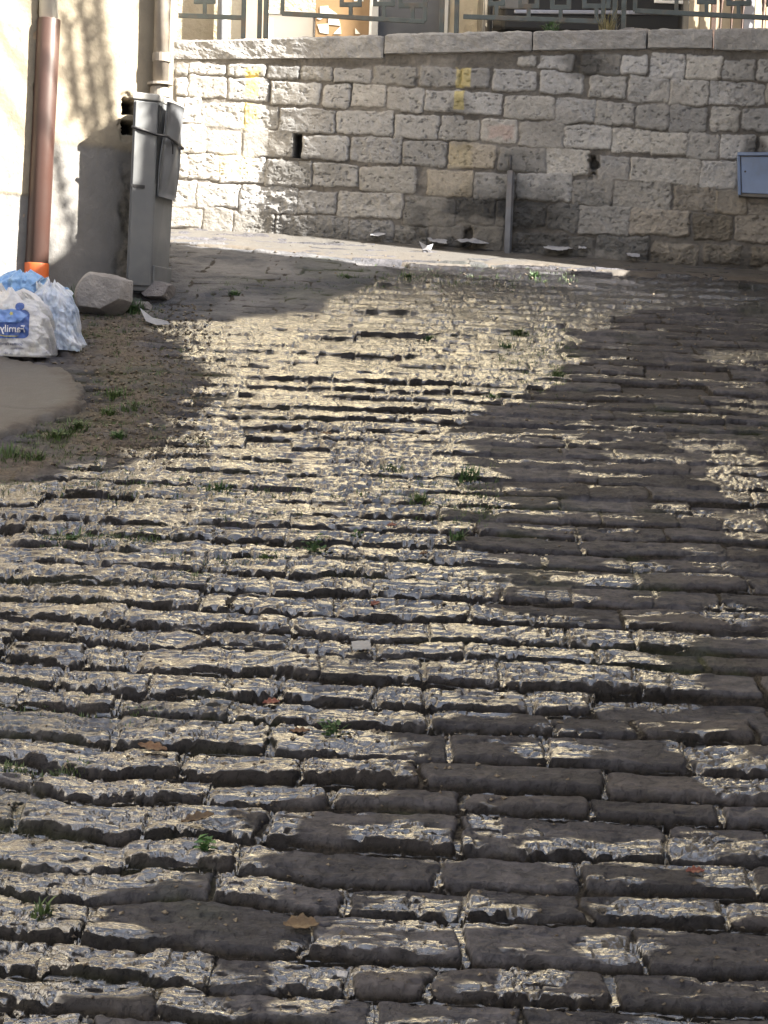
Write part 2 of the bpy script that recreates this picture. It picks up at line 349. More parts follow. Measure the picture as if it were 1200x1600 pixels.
# concrete strips: sheets that dip under the stones at their ragged edge
def concrete_sheet(name, poly, lift, mat, res=0.012, wob=0.05, crack=True):
    P = np.array(poly); x0, y0 = P.min(0) - 0.1; x1, y1 = P.max(0) + 0.1
    xs = np.arange(x0, x1, res); ys = np.arange(y0, y1, res); X, Y = np.meshgrid(xs, ys)
    d = poly_sd(X, Y, poly) + wob * (fbm(X * 6, Y * 6, 201, 4) - 0.5) + 0.4 * wob * (fbm(X * 30, Y * 30, 203, 3) - 0.5)
    h = lift * sst(-0.03, 0.02, d) - 0.004 * sst(0.955, 0.985, 1 - 2 * np.abs(fbm(X * 1.6, Y * 1.6, 211, 4) - 0.5)) - 0.05 * sst(0.0, -0.05, d) + 0.006 * (fbm(X * 3, Y * 3, 205) - 0.5) + 0.0016 * (fbm(X * 40, Y * 40, 207, 3) - 0.5)
    h = h + 0.008
    return tag(mesh_np(name, np.stack([X, Y, S * Y + h], -1), grid_faces(*X.shape), mat, attrs={'edge': sst(0.10, 0.0, d).ravel()}), kind='structure')
def concrete(name, c1, c2, dirtc):
    m = NT(name); v = m.coord(); n1 = m.noise(v, 9, 6, 0.65); n2 = m.noise(v, 2.3, 5, 0.6); n3 = m.noise(v, 160, 2)
    c = m.mix(m.ramp(n1, 0.35, 0.68), c1, c2); c = m.mix(m.ramp(n2, 0.50, 0.72, 0, 0.5), c, dirtc)
    c = m.mix(m.fm('MULTIPLY', m.attr('edge'), m.ramp(n1, 0.3, 0.6)), c, dirtc)
    vo = m.n('ShaderNodeTexVoronoi', feature='DISTANCE_TO_EDGE'); m.l(m.mix(0.12, v, m.noise(v, 3, 4)), vo.inputs['Vector']) if False else m.l(v, vo.inputs['Vector'])
    m.l(c, m.b.inputs['Base Color']); m.l(m.ramp(n1, 0.3, 0.7, 0.6, 0.85), m.b.inputs['Roughness'])
    m.l(m.bump(m.fm('ADD', n3, m.fm('MULTIPLY', n1, 2.0)), 0.003), m.b.inputs['Normal']); return m.m
PAVE = concrete('pavement_concrete', (0.075, 0.072, 0.069, 1), (0.055, 0.052, 0.050, 1), (0.075, 0.064, 0.054, 1))
SLABM = concrete('slab_concrete', (0.075, 0.074, 0.075, 1), (0.105, 0.100, 0.097, 1), (0.05, 0.042, 0.037, 1))
concrete_sheet('pavement', gpoly([(150, 350), (270, 340), (415, 345), (800, 385), (1330, 412), (1330, 446), (1190, 441), (1000, 432), (850, 418), (700, 419), (560, 408), (430, 396), (270, 383), (150, 385)]), 0.008, PAVE, 0.012, 0.12)
concrete_sheet('concrete_slab', gpoly([(-300, 570), (0, 570), (92, 588), (128, 612), (122, 640), (60, 672), (0, 692), (-300, 740)]), 0.030, SLABM, 0.008, 0.09)

# ------------------------------------------------------------------ retaining wall
W0 = np.array([-1.297, 9.879]); W1 = np.array([-0.75, 9.862]); W2 = np.array([2.078, 9.299])
T0 = (W1 - W0) / np.linalg.norm(W1 - W0); T1 = (W2 - W1) / np.linalg.norm(W2 - W1)
N0 = np.array([T0[1], -T0[0]]); N1 = np.array([T1[1], -T1[0]])          # towards the street
def wall_px(px, py):
    """photo point -> (s, z) on the wall; s = 0 at the bend"""
    if px < 415: p = onplane(px, py, (*W1, 0), (*N0, 0)); return float(np.dot(p[:2] - W1, T0)), float(p[2])
    p = onplane(px, py, (*W1, 0), (*N1, 0)); return float(np.dot(p[:2] - W1, T1)), float(p[2])
def wall_xy(s, off=0.0):
    s = np.asarray(s, float); a = s < 0
    tx = np.where(a, T0[0], T1[0]); ty = np.where(a, T0[1], T1[1]); b = sst(-0.05, 0.05, s)
    nx = N0[0] * (1 - b) + N1[0] * b; ny = N0[1] * (1 - b) + N1[1] * b
    return W1[0] + s * tx + off * nx, W1[1] + s * ty + off * ny
C3 = [(40,268,86,310),(92,262,240,302),(250,264,405,312),(420,270,540,322),(552,272,675,325),(685,280,832,335),(845,270,1015,345),(1035,275,1195,352),
(40,320,85,388),(92,312,245,396),(250,322,412,408),(425,335,622,422),(640,345,745,437),(757,345,890,435),(900,360,1048,455),(1055,372,1225,455),
(40,398,140,502),(145,420,315,518),(322,427,452,525),(462,442,688,542),(697,455,922,547),(932,472,1108,567),(1118,475,1205,570),
(30,512,160,622),(164,535,300,628),(312,530,515,638),(552,555,740,652),(752,560,952,660),(962,578,1140,675),
(20,627,85,720),(90,630,212,728),(216,640,400,742),(405,655,595,760),(602,670,782,757),(790,680,1015,782),
(10,735,120,838),(125,750,295,845),(300,760,535,868),(540,782,690,870),(700,785,960,885),(970,808,1175,920),
(10,850,140,925),(150,850,270,950),(275,865,440,965),(447,880,740,975),(747,900,922,998),(930,922,1062,1002),(1070,925,1205,1010)]
C4 = [(262,212,330,245),(345,208,470,260),(500,205,645,280),(652,210,745,282),(758,205,885,293),(893,208,1025,297),(1033,225,1152,300),(1165,222,1270,305),
(55,255,150,330),(165,262,332,340),(350,270,505,352),(530,287,668,365),(680,292,825,380),(832,300,975,393),(983,310,1185,395),(1194,312,1330,398),
(68,350,200,430),(212,362,398,445),(405,372,552,460),(556,385,697,470),(704,392,826,483),(831,400,970,495),(987,407,1090,492),(1105,410,1230,490),
(-15,450,118,528),(126,447,258,535),(270,460,435,552),(440,472,612,558),(618,485,757,570),(760,498,895,582),(898,502,1010,595),(1018,508,1152,600),(1170,510,1300,570),
(5,540,175,630),(190,556,365,642),(370,560,527,655),(565,588,675,675),(682,595,940,688),(945,605,1085,705),(1100,610,1250,705),
(-75,640,90,735),(97,652,255,745),(262,652,465,750),(470,677,615,767),(625,683,836,782),(850,697,998,792),(1002,715,1122,803),(1128,765,1280,806),
(-20,755,25,850),(32,745,175,840),(182,757,365,850),(372,765,490,865),(495,775,680,878),(685,788,905,882),(920,808,1065,900),(1077,808,1240,908),
(92,852,205,940),(245,875,445,962),(452,888,548,968),(556,885,750,985),(762,912,935,995),(960,918,1098,988),(1140,925,1300,1000)]
BL = [(260 + a / 2.609, b / 2.609, 260 + c / 2.609, d / 2.609, 0) for a, b, c, d in C3] + [(700 + a / 2.4, b / 2.4, 700 + c / 2.4, d / 2.4, 1) for a, b, c, d in C4]
rr_ = random.Random(3)
yb = 100
for i in range(8):                                  # the courses go on to the right of the picture
    x = 1205 + 20 + rr_.uniform(0, 30)
    y0 = 92 + i * 41 + 6
    while x < 1950:
        wd = rr_.uniform(55, 110); BL.append((x, y0 + (x - 1200) * 0.03, x + wd - 4, y0 + 35 + (x - 1200) * 0.03, 1)); x += wd
ds, ns, nzv = 0.0042, 0, 340
sa, _ = wall_px(255, 300); sb = 5.2
sgrid = np.concatenate([np.arange(sa - 0.1, 2.95, ds), np.arange(2.95, sb, 0.02)])
xg, yg = wall_xy(sgrid)
zb = S * yg - 0.06
tp = np.array([wall_px(px, py) for px, py in [(262, 94), (414, 93), (416, 93), (600, 90), (604, 86), (790, 81), (1010, 77), (1200, 80), (1290, 81)]])
zt = np.interp(sgrid, tp[:, 0], tp[:, 1])
vv_ = np.linspace(0, 1, nzv)[:, None]
Sg = np.repeat(sgrid[None, :], nzv, 0); Zw = zb[None, :] * (1 - vv_) + (zt + 0.012)[None, :] * vv_
H = -0.006 + 0.016 * (fbm(Sg * 14, Zw * 14, 301, 5, 0.6) - 0.5) + 0.006 * (fbm(Sg * 60, Zw * 60, 305, 3) - 0.5)
mort = 0.135 + 0.10 * (fbm(Sg * 8, Zw * 8, 309, 4) - 0.5)
COLW = np.stack([mort * 1.0, mort * 0.90, mort * 0.80], -1)
wx = 0.010 * (fbm(Sg * 11, Zw * 11, 311, 3) - 0.5) * 2 + 0.006 * (fbm(Sg * 38, Zw * 38, 313, 3) - 0.5) * 2
wz = 0.010 * (fbm(Sg * 11 + 50, Zw * 11, 315, 3) - 0.5) * 2 + 0.006 * (fbm(Sg * 38 + 90, Zw * 38, 317, 3) - 0.5) * 2
rough_n = fbm(Sg * 22, Zw * 26, 321, 5, 0.6) - 0.5
pits = sst(0.64, 0.80, fbm(Sg * 48, Zw * 60, 325, 3, 0.6))
blob = fbm(Sg * 4, Zw * 4, 327, 4)
for bi, (x0, y0, x1, y1, src) in enumerate(BL):
    ym = (y0 + y1) / 2; k = 0.03 if x0 < 400 else 0.045; dyt = k * (x1 - x0) / 2
    L = wall_px(x0, ym - dyt); R = wall_px(x1, ym + dyt); hh = abs(wall_px((x0 + x1) / 2, y0)[1] - wall_px((x0 + x1) / 2, y1)[1]) / 2
    if x0 < 415 < x1: L = (wall_px(415, ym)[0] - (415 - x0) / 275, L[1])
    cs, cz = (L[0] + R[0]) / 2, (L[1] + R[1]) / 2; hw = abs(R[0] - L[0]) / 2; an = math.atan2(R[1] - L[1], R[0] - L[0])
    m0 = np.searchsorted(sgrid, cs - hw - .04); m1 = np.searchsorted(sgrid, cs + hw + .04)
    if m1 <= m0: continue
    sl_ = (slice(None), slice(m0, m1)); ss = Sg[sl_] - cs + wx[sl_]; zz = Zw[sl_] - cz + wz[sl_]
    u = ss * math.cos(an) + zz * math.sin(an); w_ = -ss * math.sin(an) + zz * math.cos(an)
    r0 = rr_.uniform(0.008, 0.022); trap = 1 + rr_.uniform(-.08, .08) * u / hw
    qx = hw + 0.0055 - np.abs(u); qz = (hh + 0.0045) * trap - np.abs(w_)
    D = r0 - np.sqrt(np.maximum(r0 - qx, 0) ** 2 + np.maximum(r0 - qz, 0) ** 2)
    p = np.where(D > 0, 1 - np.exp(-D / 0.0045), 0); dm = np.where(D > 0, 1 - np.exp(-D / 0.03), 0)
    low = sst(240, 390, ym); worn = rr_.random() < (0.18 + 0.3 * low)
    out_ = 0.007 + rr_.uniform(0, 0.010)
    if worn: out_ *= 0.6
    tl = rr_.uniform(-.03, .03); tl2 = rr_.uniform(-.03, .03)
    hb = p * (out_ + 0.003 * dm + tl * u + tl2 * w_ + (0.013 + 0.016 * low + (0.012 if worn else 0)) * rough_n[sl_] - 0.007 * pits[sl_])
    H[sl_] = np.where(p > 0, np.maximum(H[sl_] * (1 - p), -0.02) + hb, H[sl_])
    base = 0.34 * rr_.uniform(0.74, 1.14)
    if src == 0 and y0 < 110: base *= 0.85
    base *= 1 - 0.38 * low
    if rr_.random() < 0.15: base *= 0.80
    warm = rr_.uniform(0, 1)
    col = np.array([base, base * (0.965 - 0.03 * warm), base * (0.935 - 0.09 * warm)])
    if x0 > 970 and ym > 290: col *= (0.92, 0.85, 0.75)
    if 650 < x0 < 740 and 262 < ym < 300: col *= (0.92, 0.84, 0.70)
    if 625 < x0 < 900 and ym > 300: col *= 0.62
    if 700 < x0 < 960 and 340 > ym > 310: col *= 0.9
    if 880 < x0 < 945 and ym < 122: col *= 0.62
    if 700 < (x0 + x1) / 2 < 740 and 220 < ym < 270: col = col * (1.02, 0.93, 0.78)
    pc = sst(0.1, 0.75, p)[..., None]
    varc = (1 + 0.30 * (blob[sl_] - 0.5) - 0.35 * pits[sl_])[..., None]
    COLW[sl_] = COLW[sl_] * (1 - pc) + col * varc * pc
# openings left in the masonry, paint marks, dark staining
PXs = [wall_px(px, 250)[0] for px in range(262, 1290, 4)]; pxg = np.interp(sgrid, PXs, np.arange(262, 1290, 4))
def wall_rect(x0, y0, x1, y1, soft=0.008, wob=0.004):
    a = wall_px(x0, (y0 + y1) / 2); b = wall_px(x1, (y0 + y1) / 2); c = wall_px((x0 + x1) / 2, y0)[1]; d = wall_px((x0 + x1) / 2, y1)[1]
    q = np.minimum(np.minimum(Sg - a[0], b[0] - Sg), np.minimum(c - Zw, Zw - d)) + wob * (fbm(Sg * 25, Zw * 25, 341, 3) - 0.5) * 2
    return sst(-soft, soft, q)
for r_ in [(459, 209, 470, 246, .004, .001), (923, 246, 933, 274, .012, .03), (725, 356, 738, 384, .014, .03)]:
    q = wall_rect(*r_); H -= (0.11 if r_[0] < 500 else 0.06) * q; COLW *= (1 - 0.55 * q)[..., None]
for r_, cc, a in [((383, 108, 405, 152, .008, .012), (0.62, 0.46, 0.10), .75), ((381, 162, 404, 205, .008, .014), (0.60, 0.46, 0.12), .55), ((712, 106, 736, 136, .006, .012), (0.50, 0.40, 0.13), .7),
                  ((709, 142, 725, 171, .003, .006), (0.52, 0.42, 0.13), .8), ((340, 240, 398, 275, .02, .02), (0.56, 0.46, 0.22), .35), ((765, 198, 800, 216, .012, .02), (0.42, 0.22, 0.18), .45),
                  ((702, 228, 735, 262, .02, .02), (0.45, 0.37, 0.2), .4)]:
    q = wall_rect(*r_)[..., None] * a * (0.6 + 0.5 * blob[..., None]); q = np.clip(q, 0, 1); COLW = COLW * (1 - q) + np.array(cc) * q
for px, py, ax, ay, a in [(915, 98, 45, 22, .55), (760, 345, 110, 60, .45), (720, 195, 28, 40, .35), (830, 330, 60, 40, .3), (800, 270, 30, 40, .2), (1180, 150, 40, 90, .22), (480, 260, 70, 26, .25),
                          (930, 395, 120, 30, .35), (1180, 235, 22, 20, .6), (600, 385, 200, 24, .35), (1160, 420, 200, 20, .5), (380, 98, 300, 5, .2), (890, 200, 60, 20, .15)]:
    c = wall_px(px, py); q = ((Sg - c[0]) / (ax / 275)) ** 2 + ((Zw - c[1]) / (ay / 275)) ** 2
    q = sst(1.6, 0.2, q + 1.6 * (fbm(Sg * 9, Zw * 9, 351, 4) - 0.5)) * a; COLW *= (1 - q)[..., None]
# crumbled mortar, thick plaster patches
pl = sst(0.56, 0.64, fbm(Sg * 3.0 + 11, Zw * 4, 361, 4)) * 0.55; H = H * (1 - pl) + (0.008 + 0.012 * (fbm(Sg * 18, Zw * 18, 365, 4) - 0.5)) * pl * (H > -0.05) + H * pl * (H <= -0.05)
COLW = COLW * (1 - 0.6 * pl[..., None]) + np.array([0.27, 0.245, 0.215]) * 0.6 * pl[..., None]
lit_ = sst(0.02, -0.06, Sg); H = H * (1 - 0.5 * lit_); COLW *= (1 + 0.30 * lit_)[..., None]  # sunlit part: relief flattened, extra brightness painted into its tint
xw, yw = wall_xy(Sg, H)
m = NT('wall_stone'); v = m.coord(); n1 = m.noise(v, 38, 6, 0.65); n2 = m.noise(v, 7, 4)
c = m.mix(1.0, m.attr('tint', True), m.mix(m.ramp(n1, 0.3, 0.7), (0.74, 0.785, 0.845, 1), (1.06, 1.11, 1.19, 1)), 'MULTIPLY')
c = m.mix(m.ramp(m.noise(v, 120, 2), 0.66, 0.74, 0, 0.5), c, (0.09, 0.075, 0.06, 1))
m.l(c, m.b.inputs['Base Color']); m.b.inputs['Roughness'].default_value = 0.88; m.b.inputs['Specular IOR Level'].default_value = 0.25
m.l(m.bump(n1, 0.006), m.b.inputs['Normal']); WALLM = m.m
rw = thing('retaining_wall', 'weathered pale stone block retaining wall with a flat coping, at the top of the cobbled slope', 'wall', (*W1, S * W1[1]))
mesh_np('stone_courses', np.stack([xw, yw, Zw], -1), grid_faces(*Sg.shape), WALLM, rw, attrs={'tint': COLW.reshape(-1, 3)})
COREM = surf('wall_core_rubble', (0.28, 0.25, 0.21), (0.18, 0.16, 0.14), 0.9, 5, 0.01)
g = GB()
for a, b in ((sgrid[0] - .3, -0.001), (0.001, sb)):
    p0 = wall_xy(a, -0.14); p1 = wall_xy(b, -0.14); q1 = wall_xy(b, -0.42); q0 = wall_xy(a, -0.42)
    zl = S * 8.5 - .5; zh = min(np.interp([a, b], tp[:, 0], tp[:, 1])) - 0.004
    g.prism([(p0[0], p0[1], zl), (p1[0], p1[1], zl), (q1[0], q1[1], zl), (q0[0], q0[1], zl)], (0, 0, zh - zl))
g.build('wall_core', COREM, rw)
# coping stones
m = NT('coping_stone'); v = m.coord(); n1 = m.noise(v, 14, 7, 0.68); n2 = m.noise(v, 4, 4)
c = m.mix(m.ramp(n1, 0.32, 0.66), (0.175, 0.178, 0.185, 1), (0.285, 0.285, 0.29, 1)); c = m.mix(m.ramp(n2, 0.5, 0.7, 0, 0.6), c, (0.20, 0.195, 0.20, 1))
m.l(c, m.b.inputs['Base Color']); m.b.inputs['Roughness'].default_value = 0.85; m.l(m.bump(m.noise(v, 40, 6, 0.65), 0.012), m.b.inputs['Normal']); COPM = m.m
CP = [(235, 64, 414.5, 60, 93, 92, 0), (415.5, 59, 600, 55, 92, 91, 0), (601, 54, 832, 49, 85, 80, .012),
      (833, 49, 1010, 47, 80, 77, .016), (1012, 47, 1113, 46, 76, 77, .022), (1115, 46, 1260, 44, 79, 81, .016), (1262, 44, 1500, 42, 81, 84, .02), (1502, 42, 1800, 40, 84, 87, .015)]
vsl = []; fsl = []; nb = 0; tintl = []
for x0, t0, x1, t1, b0, b1, po in CP:
    sA = wall_px(x0, 70)[0]; sB = wall_px(x1, 70)[0]
    if x0 < 415 and x1 < 415: sB = -0.002
    zt0, zt1 = wall_px(x0, t0)[1], wall_px(x1, t1)[1]; zb0, zb1 = wall_px(x0, b0)[1], wall_px(x1, b1)[1]
    if x1 > 414 and x0 > 415: sA += .002; sB -= .002
    n = max(int((sB - sA) / 0.012), 3); ring = []
    cs_ = []                                        # profile round the stone: back bottom -> front bottom -> front top -> back top
    h_ = zt0 - zb0
    prof_ = [(-0.40, 0.0)] + [(-0.01, 0.0), (0.004, 0.006)] + [(0.010, q) for q in np.linspace(.02, .9, 12)] + [(0.004, 0.975), (-0.008, 1.0)] + [(q, 1.0) for q in np.linspace(-.03, -.40, 12)]
    su = np.linspace(sA, sB, n); V = np.zeros((n, len(prof_), 3))
    for j, (o_, q) in enumerate(prof_):
        zz = (zb0 + (zb1 - zb0) * np.linspace(0, 1, n)) * (1 - q) + (zt0 + (zt1 - zt0) * np.linspace(0, 1, n)) * q
        nn = 0.034 * (fbm(su * 9, zz * 12 + o_ * 12, 401, 6, 0.62) - 0.5); endr = 0.006 * (np.exp(-(su - sA) / .008) + np.exp(-(sB - su) / .008))
        off = o_ + (po + nn - endr if o_ > -0.2 else 0); xx, yy_ = wall_xy(su, off)
        chip = 0.020 * (fbm(su * 20, su * 0 + j * .3, 403, 4) - 0.5) if q in (0.0, 1.0) else 0
        V[:, j, 0] = xx; V[:, j, 1] = yy_; V[:, j, 2] = zz + chip - (endr if q > .9 else 0)
    npf = len(prof_); vsl.append(V.reshape(-1, 3)); F = grid_faces(n, npf)[:, ::-1]; fsl += [list(f + nb) for f in F]
    fsl.append([nb + j for j in range(npf)]); fsl.append([nb + (n - 1) * npf + j for j in range(npf)][::-1]); nb += n * npf
g = GB(); g.v = [tuple(p) for p in np.concatenate(vsl)]; g.f = fsl; g.build('coping', COPM, rw, smooth=False)

# steel channel on the wall
GALV = surf('galvanised_steel', (0.115, 0.125, 0.15), (0.085, 0.092, 0.112), 0.55, 12, 0.001, metal=0.2, dirt=(0.16, 0.12, 0.09), dirt_amt=0.4)
def wp3(px, py, off=0.0):
    s, z = wall_px(px, py); x, y = wall_xy(s, off); return (float(x), float(y), z)
cd = thing('conduit_cover', 'narrow grey steel conduit cover running up the foot of the stone wall', 'conduit', wp3(792, 402, .03))
nn3 = (*N1, 0)
g = GB(); g.bar(wp3(794, 408, .045), wp3(799, 268, .045), 0.030, 0.030, nn3); g.build('channel', GALV, cd, bevel=.003)
g = GB(); g.bar(wp3(789, 404, .028), wp3(794.5, 270, .028), 0.006, 0.02, nn3).bar(wp3(799, 404, .028), wp3(804, 270, .028), 0.004, 0.02, nn3); g.build('flange', GALV, cd)
g = GB(); g.tube([wp3(798.5, 268, .035), wp3(798, 256, .036), wp3(798, 246, .02), wp3(798, 243, -.02)], 0.011, 10); g.build('cable', surf('dark_cable', (.05, .05, .055), rough=.6), cd, smooth=True)
# blue-grey box on the wall
BLUEG = surf('blue_grey_paint', (0.14, 0.20, 0.34), (0.115, 0.165, 0.285), 0.45, 5, 0.0006, dirt=(0.10, 0.11, 0.13), dirt_amt=0.6, bscale=60)
bx = thing('meter_box', 'blue-grey metal meter box fixed low on the stone wall', 'box', wp3(1175, 300, .05))
p0 = np.array(wp3(1154, 309)); p1 = np.array(wp3(1153, 243)); p2 = np.array(wp3(1240, 243)); p3 = np.array(wp3(1240, 313))
def slabq(q, n, a, b):
    n = np.array(n); g = GB(); A_ = [tuple(x + n * a) for x in q]; return g.prism(A_[::-1], tuple(n * (b - a)))
slabq([p0, p3, p2, p1], nn3, -.02, .075).build('case', surf('box_side_grey', (0.11, 0.105, 0.10), (0.08, .075, .07), .6, 6, .001), bx, bevel=.004)
q = [p0 + (.016, 0, .018), p3 + (-.0, 0, .018), p2 + (0, 0, -.016), p1 + (.016, 0, -.016)]
slabq(q, nn3, .070, .088).build('door', BLUEG, bx, bevel=.004)
g = GB(); tA = np.array([T1[0], T1[1], 0])
slabq([p1 + (-.004, 0, -.012), p2 + (0, 0, -.012), p2 + (0, 0, .006), p1 + (-.004, 0, .006)], nn3, -.01, .098).build('top_rim', BLUEG, bx, bevel=.003)
slabq([p0 + (-.004, 0, 0.006), p0 + (.012, 0, .006), p1 + (.012, 0, -.014), p1 + (-.004, 0, -.014)], nn3, -.01, .094).build('side_rim', BLUEG, bx, bevel=.003)
kc = np.array(wp3(1164, 271, .088)); g = GB(); g.tube([kc, kc + np.array(nn3) * .004], .0055, 12); g.build('lock', surf('lock_black', (.02, .02, .02), rough=.4), bx)

# ------------------------------------------------------------------ left house
HY = 8.45
HTH = math.radians(32); hc = float(aty(271, 70, HY)[0]); HT = np.array([math.cos(HTH), math.sin(HTH)]); HN = np.array([math.sin(HTH), -math.cos(HTH)])
def hp(px, py, off=0.0):
    p = onplane(px, py, (hc + HN[0] * off, HY + HN[1] * off, 0), (HN[0], HN[1], 0)); return (float(p[0]), float(p[1]), float(p[2]))
def hq(px, py): p = hp(px, py); return ((p[0] - hc) * HT[0] + (p[1] - HY) * HT[1], 0, p[2])
def hw(u, z, off=0.0): return (hc + u * HT[0] + HN[0] * off, HY + u * HT[1] + HN[1] * off, z)
xs = np.concatenate([np.linspace(-7, -1.5, 20), np.arange(-1.47, .001, 0.006)]); xs[-1] = 0
zs = np.concatenate([np.linspace(0.9, 2.1, 8), np.arange(2.15, 4.5, 0.007), np.linspace(4.6, 9.5, 40)])
XH, ZH = np.meshgrid(xs, zs)
e0 = hq(56, 0); e1 = hq(38, 440); xe = e0[0] + (ZH - e0[2]) / (e1[2] - e0[2]) * (e1[0] - e0[0]) + 0.020 * (fbm(ZH * 14, ZH * 0 + 3, 501, 4) - 0.5) * 2 * 0.6
HH = 0.045 * sst(0.004, -0.004, XH - xe) + 0.010 * (fbm(XH * 3, ZH * 2, 503, 4) - 0.5) + 0.002 * (fbm(XH * 40, ZH * 40, 505, 3) - 0.5)
zl1 = hq(20, 305)[2]; zl2 = hq(120, 226)[2]
left = XH < xe
basem = np.where(left, sst(0.006, -0.006, ZH - zl1 - .01 * (vn(XH * 4, ZH * 0, 507) - .5)), sst(0.02, -0.02, ZH - zl2 - .03 * (fbm(XH * 8, ZH * 8, 508) - .5)))
HH += 0.006 * (1 - basem)
sc = np.array([0, 0]); sm = sst(-.02, .03, XH - hq(186, 300)[0] + .07 * (fbm(XH * 9, ZH * 9, 511) - .5)) * sst(hq(150, 210)[2], hq(150, 330)[2], ZH)
HH += sm * 0.05 * (fbm(XH * 10, ZH * 10, 513, 4) - 0.62)
def hrect(x0, y0, x1, y1, s_=.006, wob=.02):
    a = hq(x0, (y0 + y1) / 2)[0]; b = hq(x1, (y0 + y1) / 2)[0]; c = hq(200, y0)[2]; d = hq(200, y1)[2]
    q = np.minimum(np.minimum(XH - a, b - XH), np.minimum(c - ZH, ZH - d)) + wob * (fbm(XH * 24, ZH * 24, 521, 3) - .5) * 2; return sst(-s_, s_, q)
hole = np.maximum(hrect(194, 158, 214, 177), hrect(193, 189, 214, 209)); rim = hrect(187, 148, 214, 222, .01, .03)
HH += -0.012 * rim - 0.10 * hole
chip = sst(0.70, 0.76, fbm(XH * 22, ZH * 9, 531, 4)) * (left) * 0.8; HH -= 0.005 * chip
m = NT('old_plaster'); v = m.coord(); n1 = m.noise(v, 4, 6, 0.62); n2 = m.noise(v, 30, 5, 0.6); bm_ = m.attr('band'); st_ = m.attr('bare')
up_ = m.mix(m.ramp(n1, 0.35, 0.65), (0.28, 0.245, 0.185, 1), (0.23, 0.20, 0.155, 1)); lo_ = m.mix(m.ramp(n1, 0.35, 0.65), (0.205, 0.198, 0.19, 1), (0.155, 0.153, 0.152, 1))
up_ = m.mix(m.ramp(m.noise(m.coord((6, 6, 1.4)), 3, 5, .7), 0.5, 0.72, 0, .45), up_, (0.21, 0.18, 0.14, 1))
lo_ = m.mix(m.ramp(m.noise(m.coord((5, 5, 1.2)), 4, 5, .7), 0.5, 0.68, 0, .55), lo_, (0.18, 0.17, 0.15, 1))
c = m.mix(bm_, up_, lo_); c = m.mix(st_, c, m.mix(m.ramp(n2, .35, .65), (.07, .065, .055, 1), (.20, .18, .15, 1)))
c = m.mix(m.attr('chip'), c, (0.42, 0.30, 0.19, 1)); c = m.mix(m.attr('hole'), c, (0.012, 0.012, 0.012, 1))
m.l(c, m.b.inputs['Base Color']); m.b.inputs['Roughness'].default_value = 0.9; m.b.inputs['Specular IOR Level'].default_value = 0.2
m.l(m.bump(n2, 0.006), m.b.inputs['Normal']); PLAS = m.m
lh = thing('plastered_house', 'old house with peeling cream plaster over a grey base band, left of the slope', 'house', (-3, HY, S * HY))
mesh_np('front_wall', np.stack([hc + XH * HT[0] + HN[0] * HH, HY + XH * HT[1] + HN[1] * HH, ZH], -1), grid_faces(*XH.shape), PLAS, lh, attrs={'band': basem.ravel(), 'bare': (sm * .9).ravel(), 'chip': chip.ravel(), 'hole': np.clip(hole + .0, 0, 1).ravel()})
CREAM = surf('cream_plaster', (0.34, 0.30, 0.23), (0.28, 0.24, 0.185), 0.9, 3, 0.006, dirt=(0.34, 0.29, 0.22), dirt_amt=.5)
g = GB(); g.prism([hw(-7, .8, -.14), hw(-.05, .8, -.14), (-2.2, 14.5, .8), (-8, 14.5, .8)], (0, 0, 8.7)); g.build('side_wall', CREAM, lh)
g = GB(); g.prism([hw(-.14, .8, -.03), hw(-.004, .8, -.004), hw(-.06, .8, -.16), hw(-.14, .8, -.13)], (0, 0, 8.7)); g.build('corner', CREAM, lh)
g = GB(); g.prism([hw(-7.3, 9.5, .5), hw(.3, 9.5, .5), (-1.9, 14.9, 9.5), (-8.4, 14.9, 9.5)], (0, 0, .15)); g.add([hw(-7.3, 9.64, .5), hw(.3, 9.64, .5), (-1.9, 14.9, 9.64), (-8.4, 14.9, 9.64), (-4, 11, 11.2)], [(0, 1, 4), (1, 2, 4), (2, 3, 4), (3, 0, 4), (0, 3, 2, 1)]); g.build('roof', surf('roof_tile', (.30, .13, .075), (.22, .10, .06), .85, 8, .02), lh)
# brown downpipe
BRN = surf('brown_pvc', (0.052, 0.026, 0.021), (0.044, 0.023, 0.019), 0.42, 3, 0.0003, dirt=(0.10, 0.065, 0.05), dirt_amt=.45)
dp = thing('drainpipe', 'thick brown plastic drainpipe with white upper length and orange foot on the house wall', 'pipe', hp(57, 455, .10))
g = GB(); g.tube([hp(76.5, 30, .072), hp(57.5, 412, .072)], .0545, 24); g.build('brown_pipe', BRN, dp, smooth=True, bevel=.002)
g = GB(); g.tube([hp(75, -900, .072), hp(75, -300, .072), hp(76, 33, .072)], .044, 24); g.build('white_pipe', surf('white_pvc', (.72, .70, .64), (.62, .6, .54), .45, 3, 0), dp, smooth=True)
g = GB(); g.tube([hp(57.6, 411, .072), hp(56, 470, .072)], .0575, 24); g.build('orange_pipe', surf('orange_pvc', (.62, .135, .03), (.52, .11, .03), .45, 3, 0), dp, smooth=True, bevel=.002)
q_ = hq(76, -120); g = GB(); g.prism([hw(q_[0] - .06, q_[2], .18), hw(q_[0] + .06, q_[2], .18), hw(q_[0] + .06, q_[2], -.02), hw(q_[0] - .06, q_[2], -.02)], (0, 0, .025)); g.build('bracket', GALV, dp, bevel=.004)
